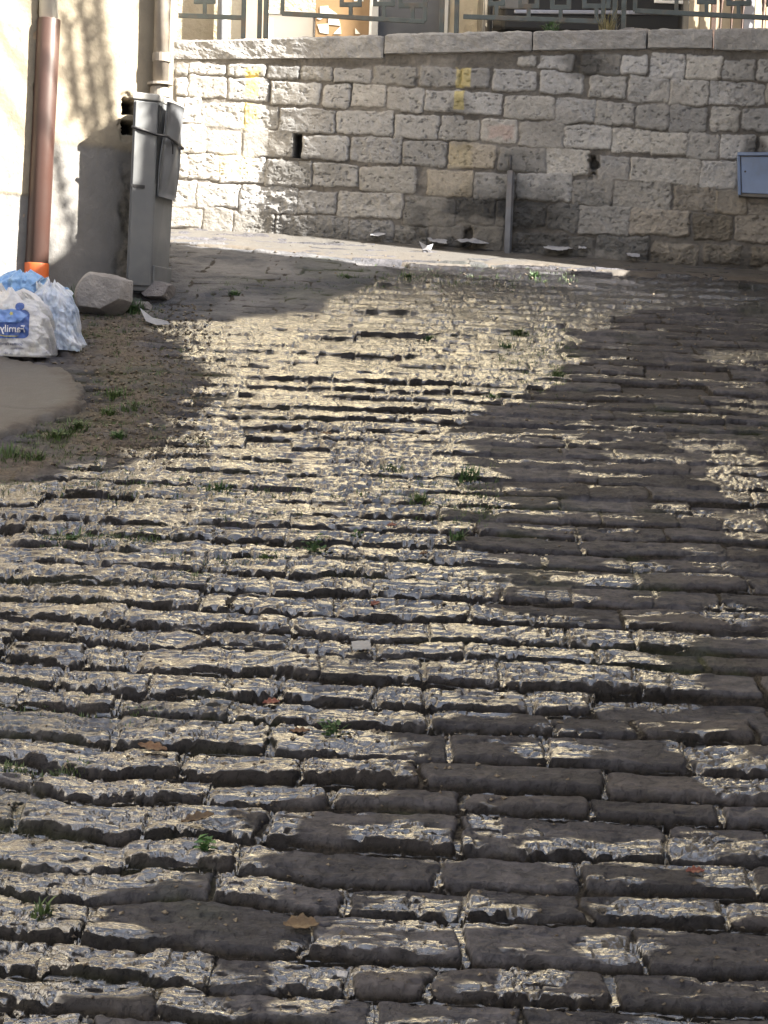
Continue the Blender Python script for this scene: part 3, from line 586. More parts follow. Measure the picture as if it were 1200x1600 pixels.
# cream corner downpipe
dq = thing('drainpipe', 'cream painted drainpipe at the house corner, ending above the grey cabinet', 'pipe', hp(255, 140, .10))
CRP = surf('cream_pipe_paint', (.26, .235, .20), (.20, .175, .15), .6, 6, .001, dirt=(.16, .12, .09), dirt_amt=.6)
g = GB(); g.tube([hp(259, -900, .065), hp(255, -20, .065), hp(250, 148, .065)], .039, 20); g.build('pipe', CRP, dq, smooth=True)
for a, b in ((84, 97), (-160, -148)):
    g = GB(); g.tube([hp(252.5, a, .065), hp(252, b, .065)], .045, 20); c_ = hq(244, (a + b) / 2); g.prism([hw(c_[0] - .02, c_[2] - .018, .10), hw(c_[0] + .03, c_[2] - .018, .10), hw(c_[0] + .03, c_[2] - .018, -.02), hw(c_[0] - .02, c_[2] - .018, -.02)], (0, 0, .036)); g.build('bracket', CRP, dq, smooth=False)
g = GB(); g.tube([hp(250, 129, .065), hp(250, 133, .065)], [.06, .064], 20); g.tube([hp(249.7, 136, .065), hp(249.5, 152, .065)], [.046, .052], 20); g.build('collar', CRP, dq)
# grey cabinet pillar
CB = surf('cabinet_grey', (0.15, 0.155, 0.16), (0.115, 0.122, 0.13), 0.42, 4, 0.0006, dirt=(0.07, 0.075, 0.085), dirt_amt=.7)
CBL = surf('cabinet_cap_grey', (0.26, 0.26, 0.25), (0.22, .22, .215), 0.45, 6, 0.0005)
cbz0 = None
def atv(px, py, y): p = aty(px, py, y); return np.array([p[0], y, p[2]])
TL, TF, TR = atv(209, 152, 8.10), atv(248, 154, 8.16), atv(279, 160, 8.42)
BLp, BF, BR = atv(196, 449, 8.10), atv(236, 453, 8.16), atv(262, 446, 8.42)
cab = thing('meter_cabinet', 'tall grey cabinet pillar, its loose cover tied on by wire, at the house corner', 'cabinet', (float(BF[0]), 8.2, float(BF[2])))
def q3(a, b, t): return a + (b - a) * t
TB = np.array([(TL[0] + TR[0]) / 2 + .01, 8.55, (TL[2] + TR[2]) / 2]); BB = np.array([(BLp[0] + BR[0]) / 2 + .01, 8.55, BLp[2]])
zt_ = (TL[2] + TF[2]) / 2; zb_ = BF[2] - .01
for p in (TL, TF, TR, TB): p[2] = zt_
for p in (BLp, BF, BR, BB): p[2] = zb_
g = GB(); g.add([BLp, BF, BR, BB, TL, TF, TR, TB], [(3, 2, 1, 0), (4, 5, 6, 7), (0, 1, 5, 4), (1, 2, 6, 5), (2, 3, 7, 6), (3, 0, 4, 7)]); g.build('body', CB, cab, bevel=.008, seg=3)
cen = (TL + TR) / 2
TB[0] = TL[0] + .04; BB[0] = BLp[0] + .04
def grow(p, d): r_ = p - cen; r_[2] = 0; return p + r_ / np.linalg.norm(r_) * d
g = GB(); lo = [tuple(grow(p, .012) + (0, 0, -.012)) for p in (TL, TF, TR, TB)]; g.prism(lo, (0, 0, .035)); g.build('cap', CBL, cab, bevel=.007, seg=3)
nl = np.cross(TF - TL, (0, 0, 1)); nl = nl / np.linalg.norm(nl); nl = nl if nl[1] < 0 else -nl
nr = np.cross(TR - TF, (0, 0, 1)); nr = nr / np.linalg.norm(nr); nr = nr if nr[1] < 0 else -nr
H_ = zt_ - zb_
def lface(u, t, off=0): return q3(q3(TL, TF, u), q3(BLp, BF, u), t) + nl * off
def rface(u, t, off=0): return q3(q3(TF, TR, u), q3(BF, BR, u), t) + nr * off
g = GB()   # raised door on the left face
g.prism([tuple(lface(a, b, .001)) for a, b in ((.07, .02), (.92, .02), (.92, .97), (.07, .97))][::-1], tuple(nl * .008)); g.build('left_door', CB, cab, bevel=.003)
# loose cover on the right: shell standing a little off at the top, long gap painted dark beside the corner
g = GB(); nc_ = 9; top = []; rows_ = []
for t in np.linspace(.005, .50, 16):
    r_ = []
    for u in np.linspace(.02, 1.06, nc_):
        bulge = .018 * math.sin(math.pi * min(max(u, 0), 1)); off = .012 + .018 * (1 - t / .5) + bulge + .004 * math.sin(u * 9 + t * 14)
        sh = .10 * (1 - t / .5); p = rface(u * .98 + sh * (1 - u) * 1.3, t, off); r_.append(p)
    rows_.append(r_)
V = np.array(rows_); nr_, ncc = V.shape[:2]; V2 = V - nr * .006
allv = np.concatenate([V.reshape(-1, 3), V2.reshape(-1, 3)]); F = [list(f) for f in grid_faces(nr_, ncc)]; F2 = [[i + nr_ * ncc for i in f][::-1] for f in F]
bd = [i for i in range(ncc)] + [(i + 1) * ncc - 1 for i in range(1, nr_)] + [(nr_ - 1) * ncc + i for i in range(ncc - 2, -1, -1)] + [i * ncc for i in range(nr_ - 2, 0, -1)]
F3 = [[bd[i], bd[(i + 1) % len(bd)], bd[(i + 1) % len(bd)] + nr_ * ncc, bd[i] + nr_ * ncc] for i in range(len(bd))]
g = GB(); g.add(allv, F + F2 + F3); g.build('loose_cover', surf('cover_grey', (.13, .138, .15), (.095, .10, .112), .38, 5, .0006, dirt=(.08, .085, .1), dirt_amt=.6), cab, smooth=True, bevel=0)
g = GB(); g.prism([tuple(rface(a, b, .002)) for a, b in ((.0, .03), (.13, .03), (.11, .14), (.05, .30), (.02, .40), (.0, .44))][::-1], tuple(nr * .003)); g.build('gap', surf('gap_shade_black', (.02, .022, .024), rough=.7), cab)  # black plate stands in for the shade inside the open gap
WIRE = surf('black_wire', (.025, .025, .028), rough=.5)
g = GB(); g.tube([lface(-.05, .155, .006), lface(.3, .165, .016), lface(.95, .185, .014), rface(.03, .19, .05), rface(.5, .205, .05), rface(1.02, .215, .035), rface(1.06, .22, 0)], .0065, 8)
g.tube([rface(.2, .195, .05), rface(.3, .23, .052), rface(.34, .27, .05)], .003, 6); g.build('tie_wire', WIRE, cab, smooth=True)
g = GB(); g.bar(lface(.02, .455, .006), lface(.55, .458, .011), .014, .008, tuple(nl)); g.build('hinge_slot', WIRE, cab)
g = GB(); g.prism([tuple(rface(a, b, .0)) for a, b in ((.02, .86), (1.03, .86), (1.03, .995), (.02, .995))][::-1], tuple(nr * .012)); g.build('foot_cover', CB, cab, bevel=.004)

# ------------------------------------------------------------------ upper street behind the wall
zc0 = wall_px(600, 54)[1]
def uz(y): return zc0 - 0.10 + max(0, y - 9.9) * 0.13 if y < 40 else zc0 - .1 + 30.1 * .13
UY = np.concatenate([np.array([9.62]), np.linspace(9.9, 16, 14), np.array([20, 30, 40, 80, 300, 900])]); UX = np.concatenate([[-600, -100, -30, -8], np.linspace(-3.6, 6, 12), [12, 30, 100, 600]])
def uyy(x, y):          # follow the wall line at the near edge
    s_ = (x - W1[0]) / T1[0]; wy = W1[1] + (s_ * T1[1] if x > W1[0] else (x - W1[0]) * T0[1] / T0[0]) + .30; wy = max(wy, 8.6)
    return wy if y < 9.8 else max(y, wy + .1)
P_ = np.array([[(x, uyy(x, y), uz(uyy(x, y))) for x in UX] for y in UY])
ASPH = surf('worn_asphalt', (0.085, 0.082, 0.080), (0.06, 0.058, 0.058), 0.85, 8, 0.003, dirt=(0.13, 0.115, 0.10))
tag(mesh_np('upper_road', P_, grid_faces(len(UY), len(UX)), ASPH), kind='structure')

# railing on the coping
RAILM = surf('railing_paint', (0.055, 0.072, 0.078), (0.042, 0.055, 0.060), 0.5, 20, 0.0008, dirt=(0.12, 0.075, 0.045), dirt_amt=.5)
ROFF = -0.16
def rp(px, py): 
    n, w = (N0, W1) if px < 415 else (N1, W1)
    p = onplane(px, py, (w[0] + n[0] * ROFF, w[1] + n[1] * ROFF, 0), (n[0], n[1], 0)); return np.array(p)
rl = thing('railing', 'grey-green iron railing with square ornaments along the top of the stone wall', 'railing', tuple(rp(600, 52)))
px2m = 1 / 268.0
def rbar(g, a, b, w, d=.018): 
    n = N0 if (a[0] + b[0]) / 2 < 415 else N1
    g.bar(rp(*a), rp(*b), w * px2m, d, (n[0], n[1], 0))
def rpanel(x0, y0, x1, y1, cells):
    """lower rail from (x0,y0) to (x1,y1) with stubs, squares and a top rail"""
    g = GB(); rbar(g, (x0, y0), (x1, y1), 7); g.build('rail', RAILM, rl, bevel=.002)
    g = GB(); yt0, yt1 = y0 - 235, y1 - 235; rbar(g, (x0, yt0), (x1, yt1), 8, .03); g.build('rail', RAILM, rl, bevel=.002)
    def yl(x): return y0 + (y1 - y0) * (x - x0) / (x1 - x0)
    for cx, w, off in cells:
        yb_ = yl(cx) - off; g = GB()
        rbar(g, (cx, yl(cx) - 3), (cx, yb_), 6, .016)
        for k in range(4):
            b_ = yb_ - k * 58; t_ = b_ - 30
            rbar(g, (cx - w / 2, b_), (cx + w / 2, b_), 7, .015); rbar(g, (cx - w / 2, t_), (cx + w / 2, t_), 7, .015)
            rbar(g, (cx - w / 2 + 3, b_ + 3), (cx - w / 2 + 3, t_ - 3), 6.5, .014); rbar(g, (cx + w / 2 - 3, b_ + 3), (cx + w / 2 - 3, t_ - 3), 6.5, .014)
            rbar(g, (cx, t_), (cx, t_ - 28), 6, .016)
        g.build('square_ornament', RAILM, rl, bevel=.0015)
rpanel(279, 24, 384, 28, [(320, 34, 23)])
rpanel(441, 21, 664, 34, [(548, 34, 20), (600, 34, 24), (645, 44, 24)])
rpanel(724, 26, 942, 34, [(776, 26, 22), (826, 32, 20), (876, 32, 20), (932, 44, 24)])
rpanel(992, 17, 1262, 31, [(1057, 44, 24), (1104, 30, 20), (1154, 38, 20), (1215, 34, 22)])
rpanel(1290, 26, 1560, 38, [(1340, 34, 22), (1400, 34, 22), (1460, 34, 22)])
for x, yb_ in ((380, 60), (405, 60), (414.9, 60), (441, 22), (664, 34), (690, 54), (713, 52), (942, 34), (960, 49), (974, 49), (992, 18), (1262, 31), (1276, 47), (1290, 26), (1560, 45)):
    g = GB(); w = 7 if yb_ > 40 else 6; rbar(g, (x, yb_), (x + 6, -212), w, .026 if yb_ > 40 else .016); g.build('post', RAILM, rl, bevel=.002)

# low yard house behind the upper street
FY = 14.0
LIT = surf('sunlit_masonry', (0.62, 0.56, 0.44), (0.44, 0.38, 0.28), 0.9, 2.5, 0.02, dirt=(0.32, 0.26, 0.18), dirt_amt=.5)
def fx(px, y=FY): return float(aty(px, 30, y)[0])
def fz(py, y=FY, px=500): return float(aty(px, py, y)[2])
yh = thing('yard_house', 'low sunlit masonry house with a dark doorway, behind the railing', 'house', (-.5, FY, uz(FY)))
z0u = uz(FY) - .4; ztop = 6.25
def wseg(g, a, b, y=FY, z0=z0u, z1=ztop, t=.35): g.box(a, y, z0, b, y + t, z1)
g = GB(); wseg(g, -3.4, fx(590)); wseg(g, fx(690), fx(768)); wseg(g, fx(590) - .0, fx(690), z0=5.9, t=.349); g.build('wall', LIT, yh)
g = GB(); g.box(fx(590) - .02, FY + .16, z0u, fx(690) + .02, FY + .20, 5.92); dr = g.build('door', surf('dark_grey_door', (.115, .12, .135), (.07, .075, .09), .45, 3, .001), yh)
g = GB(); g.box(fx(578), FY - .03, z0u, fx(591), FY + .05, 5.95).box(fx(690), FY - .03, z0u, fx(700), FY + .05, 5.95).box(fx(578), FY - .03, 5.9, fx(700), FY + .05, 6.0); g.build('door_frame', surf('white_paint', (.70, .70, .68), (.6, .6, .58), .5, 6, .0005), yh, bevel=.004)
g = GB(); g.box(-3.6, FY - .12, ztop, fx(768) + .1, FY + 3, ztop + .12); g.build('roof', surf('roof_tile_low', (.33, .15, .09), (.24, .11, .07), .85, 9, .02), yh)
g = GB(); g.box(-3.39, FY + .36, z0u, fx(768) - .01, FY + 2.9, ztop - .01); g.build('back_rooms', CREAM, yh)
g = GB(); g.box(fx(383), FY - .04, z0u, fx(416), FY + .03, 5.6); g.build('shutter', surf('beige_paint', (.50, .40, .30), (.45, .36, .27), .6, 5, .001), yh, bevel=.004)
dpu = thing('drainpipe', 'grey-white drainpipe standing against the sunlit wall behind the railing', 'pipe', (fx(348), FY - .08, uz(FY)))
g = GB(); g.tube([(fx(348), FY - .07, z0u), (fx(350), FY - .07, ztop)], .042, 16); g.build('pipe', surf('grey_pvc', (.38, .40, .44), (.34, .36, .4), .45, 4, 0), dpu, smooth=True)
g = GB(); g.box(fx(348) - .055, FY - .12, 5.55, fx(348) + .055, FY + .02, 5.58); g.build('bracket', GALV, dpu)
# white box, brown board with its white pattern
by = 11.6
wb = thing('storage_box', 'plain white box standing behind the railing, left of the brown board', 'box', (fx(455, by), by, uz(by)))
WHT = surf('white_laminate', (.80, .80, .78), (.74, .74, .72), .4, 4, .0003)
g = GB(); g.box(fx(419, by), by, uz(by) - .03, fx(490, by), by + .35, fz(25, by)); g.build('case', WHT, wb, bevel=.006)
g = GB(); g.box(fx(417, by), by - .012, fz(25, by) + .001, fx(492, by), by + .36, fz(25, by) + .025); g.build('lid', WHT, wb, bevel=.005)
bb = thing('board', 'brown board with white pinwheel pattern leaning behind the railing', 'board', (fx(535, by), by - .1, uz(by)))
BRB = surf('brown_board', (.235, .150, .075), (.20, .125, .06), .6, 5, .0008)
ybd = by - .10
g = GB(); g.box(fx(493, ybd), ybd, uz(ybd) - .03, fx(577, ybd), ybd + .03, fz(-75, ybd)); g.build('panel', BRB, bb, bevel=.002)
CR = surf('cream_print', (.62, .62, .56), (.56, .56, .5), .6, 5, 0)
def tri(pts, y=ybd - .004, th=.004): g = GB(); return g.prism([(float(aty(px, py, y)[0]), y, float(aty(px, py, y)[2])) for px, py in pts], (0, th - .0005, 0))
for pts in ([(500, 10), (513, 9), (512, 22), (500, 24)], [(513, 12), (527, 22), (532, 40), (513, 38)], [(496, 38), (513, 37), (513, 53), (500, 51)], [(532, 41), (533, 53), (521, 53)], [(555, 44), (563, 53), (555, 53)], [(495, 29), (503, 24), (512, 24), (500, 31)],
            [(513, -30), (528, -22), (532, -6), (513, -6)], [(553, -20), (568, -12), (568, 2), (553, 2)]):
    tri(pts).build('white_shape', CR, bb)
g = GB(); g.box(fx(577, ybd), ybd - .005, uz(ybd) - .03, fx(581, ybd), ybd + .035, fz(-75, ybd)); g.build('edge_strip', WHT, bb)

# parked car seen from behind
CY = 12.05
car = thing('parked_car', 'small dark parked car seen from the rear, behind the railing', 'car', ((fx(772, CY) + fx(1078, CY)) / 2, CY, uz(CY)))
CPNT = surf('dark_blue_paint', (.004, .005, .009), (.005, .006, .010), .3, 3, 0, coat=0.4); RUB = surf('tyre_rubber', (.02, .02, .02), rough=.8); BPL = surf('black_plastic', (.005, .005, .006), (.007, .007, .008), .5, 8, .0005)
cxm = (fx(772, CY) + fx(1078, CY)) / 2; hwc = (fx(1078, CY) - fx(772, CY)) / 2 + .04; zr = uz(CY + .8)
st = [(0.0, .34, .78, .90), (.05, .27, .92, .965), (.25, .24, .98, 1.0), (.8, .24, 1.0, 1.0), (1.6, .22, .98, 1.0), (2.6, .22, .95, 1.0), (3.2, .24, .86, .97), (3.55, .30, .72, .88)]
V = []; npr = 20
for d, zl_, zh_, wf in st:
    for k in range(npr):
        a = 2 * math.pi * k / npr; ca, sa_ = math.cos(a), math.sin(a); e = .38
        V.append((cxm + hwc * wf * abs(ca) ** e * (1 if ca > 0 else -1), CY + d, zr + d * .1 - .06 + (zl_ + zh_) / 2 + (zh_ - zl_) / 2 * abs(sa_) ** e * (1 if sa_ > 0 else -1)))
F = [[i * npr + k, i * npr + (k + 1) % npr, (i + 1) * npr + (k + 1) % npr, (i + 1) * npr + k] for i in range(len(st) - 1) for k in range(npr)]
F.append(list(range(npr))[::-1]); F.append([(len(st) - 1) * npr + k for k in range(npr)])
g = GB(); g.add(V, F); o = g.build('body', CPNT, car, smooth=True); md = o.modifiers.new('s', 'SUBSURF'); md.levels = md.render_levels = 2
g = GB(); zb2 = zr + .90
cab_ = [(.12, .86, zb2 + .0), (.75, .74, zb2 + .52), (2.1, .74, zb2 + .56), (2.95, .84, zb2 + .08)]
V = []; 
for d, wf, z in cab_: V += [(cxm - hwc * wf, CY + d, z + d * .1), (cxm + hwc * wf, CY + d, z + d * .1)]
V += [(cxm - hwc * .93, CY + .12, zb2 - .06), (cxm + hwc * .93, CY + .12, zb2 - .06), (cxm - hwc * .93, CY + 2.95, zb2 + .2), (cxm + hwc * .93, CY + 2.95, zb2 + .2)]
g.add(V, [(0, 1, 3, 2), (2, 3, 5, 4), (4, 5, 7, 6), (8, 0, 2, 4, 6, 10), (9, 11, 7, 5, 3, 1), (8, 9, 1, 0), (10, 6, 7, 11)]); g.build('cabin', surf('car_glass', (.012, .014, .016), rough=.08, bump=0), car, bevel=.03, seg=3)
g = GB(); g.box(cxm - hwc * .76, CY + .78, zb2 + .60, cxm + hwc * .76, CY + 2.2, zb2 + .79); g.build('roof', CPNT, car, bevel=.05, seg=3)
g = GB(); g.prism([(cxm - hwc * .97, CY + .10, zr + .20), (cxm - hwc * .86, CY - .05, zr + .20), (cxm + hwc * .86, CY - .05, zr + .20), (cxm + hwc * .97, CY + .10, zr + .20)], (0, 0, .30)); g.build('rear_bumper', BPL, car, bevel=.03, seg=3)
zc_ = float(aty(925, 22, CY - .07)[2])
g = GB(); g.bar((fx(802, CY), CY - .052, float(aty(802, 21, CY)[2])), (fx(1046, CY), CY - .052, float(aty(1046, 23, CY)[2])), .028, .03); g.build('chrome_strip', surf('chrome', (.30, .31, .36), (.27, .28, .33), .3, 4, 0, metal=.3), car, bevel=.006)
g = GB(); g.box(fx(1019, CY), CY - .062, float(aty(1040, 8, CY)[2]), fx(1064, CY), CY - .045, float(aty(1040, -20, CY)[2])); g.build('number_plate', WHT, car, bevel=.003)
g = GB(); g.box(fx(778, CY), CY - .058, float(aty(800, 17, CY)[2]), fx(824, CY), CY - .03, float(aty(800, -40, CY)[2])); g.build('tail_light', surf('lamp_grey', (.16, .155, .15), (.12, .115, .11), .25, 4, 0), car, bevel=.01)
g = GB(); g.box(fx(1068, CY) - .07, CY - .04, float(aty(1000, -12, CY)[2]), fx(1068, CY) + .02, CY + .03, float(aty(1000, -60, CY)[2])); g.build('tail_light', surf('lamp_red', (.25, .02, .015), rough=.2, bump=0), car, bevel=.01)
for sx in (-1, 1):
    for d in (.65, 2.9):
        c_ = Vector((cxm + sx * (hwc - .10), CY + d, zr + d * .11 + .24)); g = GB(); g.tube([c_ - Vector((.09, 0, 0)), c_ + Vector((.09, 0, 0))], .28, 24); w_ = g.build('wheel', RUB, car, bevel=.02)
        g = GB(); g.tube([c_ + Vector((sx * .085, 0, 0)), c_ + Vector((sx * .097, 0, 0))], .17, 20); r_o = g.build('rim', GALV, None); r_o.parent = w_; r_o.location = -world_loc(w_)
# bicycle leaning left of the car: only a wheel and frame bars show
bk = thing('bicycle', 'bicycle parked on the left side of the dark car, mostly hidden', 'bicycle', (fx(767, 11.9), 11.9, uz(11.9)))
bcx, bcy, bcz = fx(767, 11.9), 11.9, uz(11.9) + .33
g = GB(); g.tube([(bcx + .012 * math.cos(a) * 2, bcy + .33 * math.cos(a), bcz + .33 * math.sin(a)) for a in np.linspace(0, 2 * math.pi, 33)], .018, 8, cap=False); g.build('wheel', RUB, bk, smooth=True)
g = GB(); g.tube([(bcx + .02, bcy + 1.05 + .33 * math.cos(a), bcz + .12 + .33 * math.sin(a)) for a in np.linspace(0, 2 * math.pi, 33)], .018, 8, cap=False); g.build('wheel', RUB, bk, smooth=True)
g = GB()
for a, b in (((0, 0), (.15, .45)), ((.15, .45), (.45, .10)), ((.45, .10), (.75, .50)), ((.15, .45), (.75, .50)), ((.75, .50), (1.05, .12)), ((0, 0), (.45, .10)), ((.75, .5), (.78, .65))):
    g.tube([(bcx, bcy + a[0], bcz + a[1]), (bcx, bcy + b[0], bcz + b[1])], .016, 8)
g.build('frame', surf('silver_paint', (.6, .6, .6), rough=.3, bump=0), bk, smooth=True)
g = GB(); g.tube([(bcx - .03, bcy + .78, bcz + .66), (bcx + .02, bcy + .78, bcz + .68), (bcx + .03, bcy + .9, bcz + .7)], .014, 8); g.build('handlebar', RUB, bk, smooth=True)

# gate with turned iron bars at the right
GY_ = 13.2
gt = thing('gate', 'cream boarded gate behind thin turned iron bars, right of the dark car', 'gate', (fx(1130, GY_), GY_, uz(GY_)))
zg0, zg1 = uz(GY_) - .3, uz(GY_) + 2.2
g = GB()
CRB = surf('cream_boards', (.46, .385, .275), (.42, .35, .25), .6, 2, .001)
for i in range(13): g.box(fx(1076, GY_) + i * .085, GY_, zg0, fx(1076, GY_) + i * .085 + .080, GY_ + .03, zg1)
g.build('board_panel', CRB, gt, bevel=.003)
IRN = surf('rusty_iron', (.10, .055, .04), (.06, .04, .035), .6, 20, .001)
for px in (1126, 1143, 1160, 1192, 1210):
    g = GB(); x = fx(px, GY_ - .1); pts = []; rs = []
    for z in np.linspace(zg0, zg1, 90):
        t_ = abs((z - fz(33, GY_ - .1)) % .55 - .275); pts.append((x, GY_ - .1, z)); rs.append(.0075 + .012 * math.exp(-(t_ / .03) ** 2) + .006 * math.exp(-((t_ - .06) / .02) ** 2))
    g.tube(pts, rs, 8); g.build('iron_bar', IRN, gt, smooth=True)
g = GB(); g.box(fx(1108, GY_) , GY_ - .11, zg0, fx(1115, GY_), GY_ - .08, zg1); g.build('gate_post', IRN, gt)
g = GB(); g.box(fx(1160, GY_), GY_ - .06, zg0, fx(1176, GY_), GY_ - .005, zg1); g.build('grey_post', surf('grey_post_paint', (.33, .34, .38), (.28, .29, .33), .5, 4, .001), gt)
# house further back behind the car
bh = thing('cream_house', 'cream rendered house behind the dark car', 'house', (2.5, 17.5, uz(17.5)))
g = GB(); g.box(-.5, 17.5, uz(17.5) - .5, 2.7, 18.4, 6.55); g.build('wall', CREAM, bh); 
g = GB(); g.box(2.701, GY_ + .06, uz(13) - .5, 5.2, 18.4, 7.0); g.build('wing', CREAM, bh)
g = GB(); g.box(-.6, 17.3, 6.551, 5.4, 18.6, 6.549 + .14) if False else g.box(-.6, 17.3, 6.56, 2.69, 18.6, 6.70); g.build('roof', surf('tiles_back', (.33, .15, .09), (.24, .11, .07), .85, 9, .02), bh)

# unseen tall house, added facing the sun for the wet stones to mirror
TM = surf('tall_house_plaster', (0.84, 0.735, 0.50), (0.78, 0.67, 0.44), 0.9, 1.2, 0.01, dirt=(0.6, 0.5, 0.36), dirt_amt=.4)
th = thing('reflected_house', 'unseen tall cream house added up the hill as a sunlit reflector', 'house', (-2.5, 20.5, uz(20.5)))
tn = np.array([math.sin(math.radians(46)), -math.cos(math.radians(46))]); tt_ = np.array([-tn[1], tn[0]]); tc = np.array([-1.6, 20.5])
def tpt(u, z, o=0.0): p = tc + tt_ * u + tn * o; return (float(p[0]), float(p[1]), z)
zT0, zT1 = uz(18) - 3, 31.0
def tbox(u0, u1, z0, z1, o0, o1): return GB().prism([tpt(u0, z0, o0), tpt(u1, z0, o0), tpt(u1, z0, o1), tpt(u0, z0, o1)], (0, 0, z1 - z0))
tbox(-6.6, 12, zT0, zT1, -7, 0).build('wall', TM, th)
tbox(-6.9, 12.3, zT1, zT1 + .3, -7.3, .4).build('roof', surf('tall_roof', (.30, .14, .09), rough=.85), th)
SH = surf('green_shutter', (.10, .14, .11), (.08, .11, .09), .55, 10, .001); GLS = surf('window_glass', (.02, .025, .03), rough=.06, bump=0)
for fl in range(6):
    tbox(-6.61, 12.01, 8.2 + fl * 3.3, 8.38 + fl * 3.3, -.01, .10).build('string_course', surf('ledge_stone', (.62, .56, .45), rough=.8) if fl == 0 else bpy.data.materials['ledge_stone'], th)
    for i in range(5):
        u = -4.6 + i * 3.4; z = 9.3 + fl * 3.3
        w_ = tbox(u - .45, u + .45, z, z + 1.5, -.02, .012).build('window', GLS, th)
        for a, b in ((-.93, -.47), (.47, .93)):
            s_ = tbox(u + a, u + b, z - .02, z + 1.52, .013, .05).build('shutter', SH, None); s_.parent = w_; s_.location = -world_loc(w_)

# the two houses on the right that shade the slope (outside the picture)
nh = thing('neighbour_house', 'rendered house along the right side of the slope', 'house', (4.6, 3, 1.0))
NM = surf('neighbour_plaster', (0.40, 0.38, 0.35), (0.34, 0.32, 0.295), 0.9, 2, 0.01, dirt=(.16, .14, .12))
pB = hp(100, 392); zB = pB[2] + (2.45 - pB[0]) / math.cos(SUN_D) * math.tan(SUN_EL) - .1
g = GB(); g.prism([(2.62, -9, -3), (5.4, -9, -3), (5.4, 7.22, -3), (2.62, 8.16, -3)], (0, 0, zB + 3)); g.build('wall', NM, nh)
g = GB(); g.prism([(2.45, -9.2, zB), (5.6, -9.2, zB), (5.6, 7.2, zB), (2.45, 8.26, zB)], (0, 0, .10)); g.build('roof', bpy.data.materials['roof_tile'], nh)
for i in range(4):
    for z in (1.9, 4.6):
        y = -5.5 + i * 3.6; g = GB(); g.box(2.60, y, z + .5, 2.64, y + .9, z + 1.9); w_ = g.build('window', GLS, nh)
        g = GB(); g.box(2.55, y - .1, z + .42, 2.618, y + 1.0, z + .5); s_ = g.build('sill', bpy.data.materials['ledge_stone'], None); s_.parent = w_; s_.location = -world_loc(w_)
ch = thing('corner_house', 'narrow rendered house closing the right end of the stone wall', 'house', (3.4, 9.0, 2.3))
g = GB(); g.prism([(2.62, 8.74, 0), (6.4, 8.05, 0), (6.4, 9.2, 0), (2.9, 9.18, 0)], (0, 0, 7.3)); g.build('wall', NM, ch)
g = GB(); g.prism([(2.56, 8.71, 7.3), (6.5, 7.95, 7.3), (6.5, 9.35, 7.3), (2.75, 9.3, 7.3)], (0, 0, .12)); g.build('roof', bpy.data.materials['roof_tile'], ch)
g = GB(); g.prism([(3.4, 8.60, 5.2), (4.1, 8.472, 5.2), (4.1, 8.45, 5.2), (3.4, 8.578, 5.2)], (0, 0, 1.4)); g.build('window', GLS, ch)
kh = thing('upper_house', 'rendered house on the right of the upper street', 'house', (4.5, 11, uz(11)))
g = GB(); g.prism([(3.05, 10.36, 3.5), (6, 9.7, 3.5), (6, 11.1, 3.5), (3.05, 12.15, 3.5)], (0, 0, 8.5)); g.build('wall', NM, kh)
g = GB(); g.prism([(3.0, 10.33, 12), (6.1, 9.6, 12), (6.1, 11.1, 12), (3.0, 12.2, 12)], (0, 0, .12)); g.build('roof', bpy.data.materials['roof_tile'], kh)
# unseen low gate added in their gap to shorten the sun strip
ag = thing('shade_gate', 'unseen low gate added to shade the sun strip, between the two right houses', 'gate', (2.68, 8.45, S * 8.45))
for i in range(5):
    g = GB(); g.box(2.66, 8.14 + i * .118, S * 8.3 - .1, 2.70, 8.14 + i * .118 + .112, S * 8.45 + 1.18 + [.0, .34, .12, .52, .25][i]); g.build('board', bpy.data.materials['worn_asphalt'] if False else NM, ag, bevel=.004)
# house behind the viewer closes the lane
rh = thing('lane_house', 'rendered house lower down the lane', 'house', (-4, -3, 0))
g = GB(); g.box(-7.5, -12, -5, -3.4, 3.5, 5.0); g.build('wall', NM, rh); g = GB(); g.box(-7.6, -12.1, 5.0, -3.2, 3.7, 5.12); g.build('roof', bpy.data.materials['roof_tile'], rh)

eh = thing('end_house', 'rendered house across the lower end of the lane', 'house', (1, -16, -3))
g = GB(); g.box(-9, -20, -7, 9, -15, 4.0); g.build('wall', NM, eh); g = GB(); g.box(-9.2, -20.2, 4.0, 9.2, -14.7, 4.15); g.build('roof', bpy.data.materials['roof_tile'], eh)
# pepper tree whose hanging branches dapple the house wall
rt = random.Random(11)
tr = thing('pepper_tree', 'tree with long hanging branches behind the neighbouring house', 'tree', (6.8, 3.0, 1.0))
BARK = surf('bark', (.13, .10, .075), (.08, .06, .045), .9, 12, .01); 
m = NT('leaf_green'); m.l(m.mix(m.noise(m.coord(), 3, 3), (.045, .075, .022, 1), (.10, .13, .04, 1)), m.b.inputs['Base Color']); m.b.inputs['Roughness'].default_value = .6; LEAF = m.m
g = GB(); g.tube([(6.8, 3.0, 1.0), (6.7, 3.1, 4), (6.5, 3.3, 8.5), (6.3, 3.4, 12.8)], [.22, .18, .14, .07], 10); g.build('trunk', BARK, tr, smooth=True)
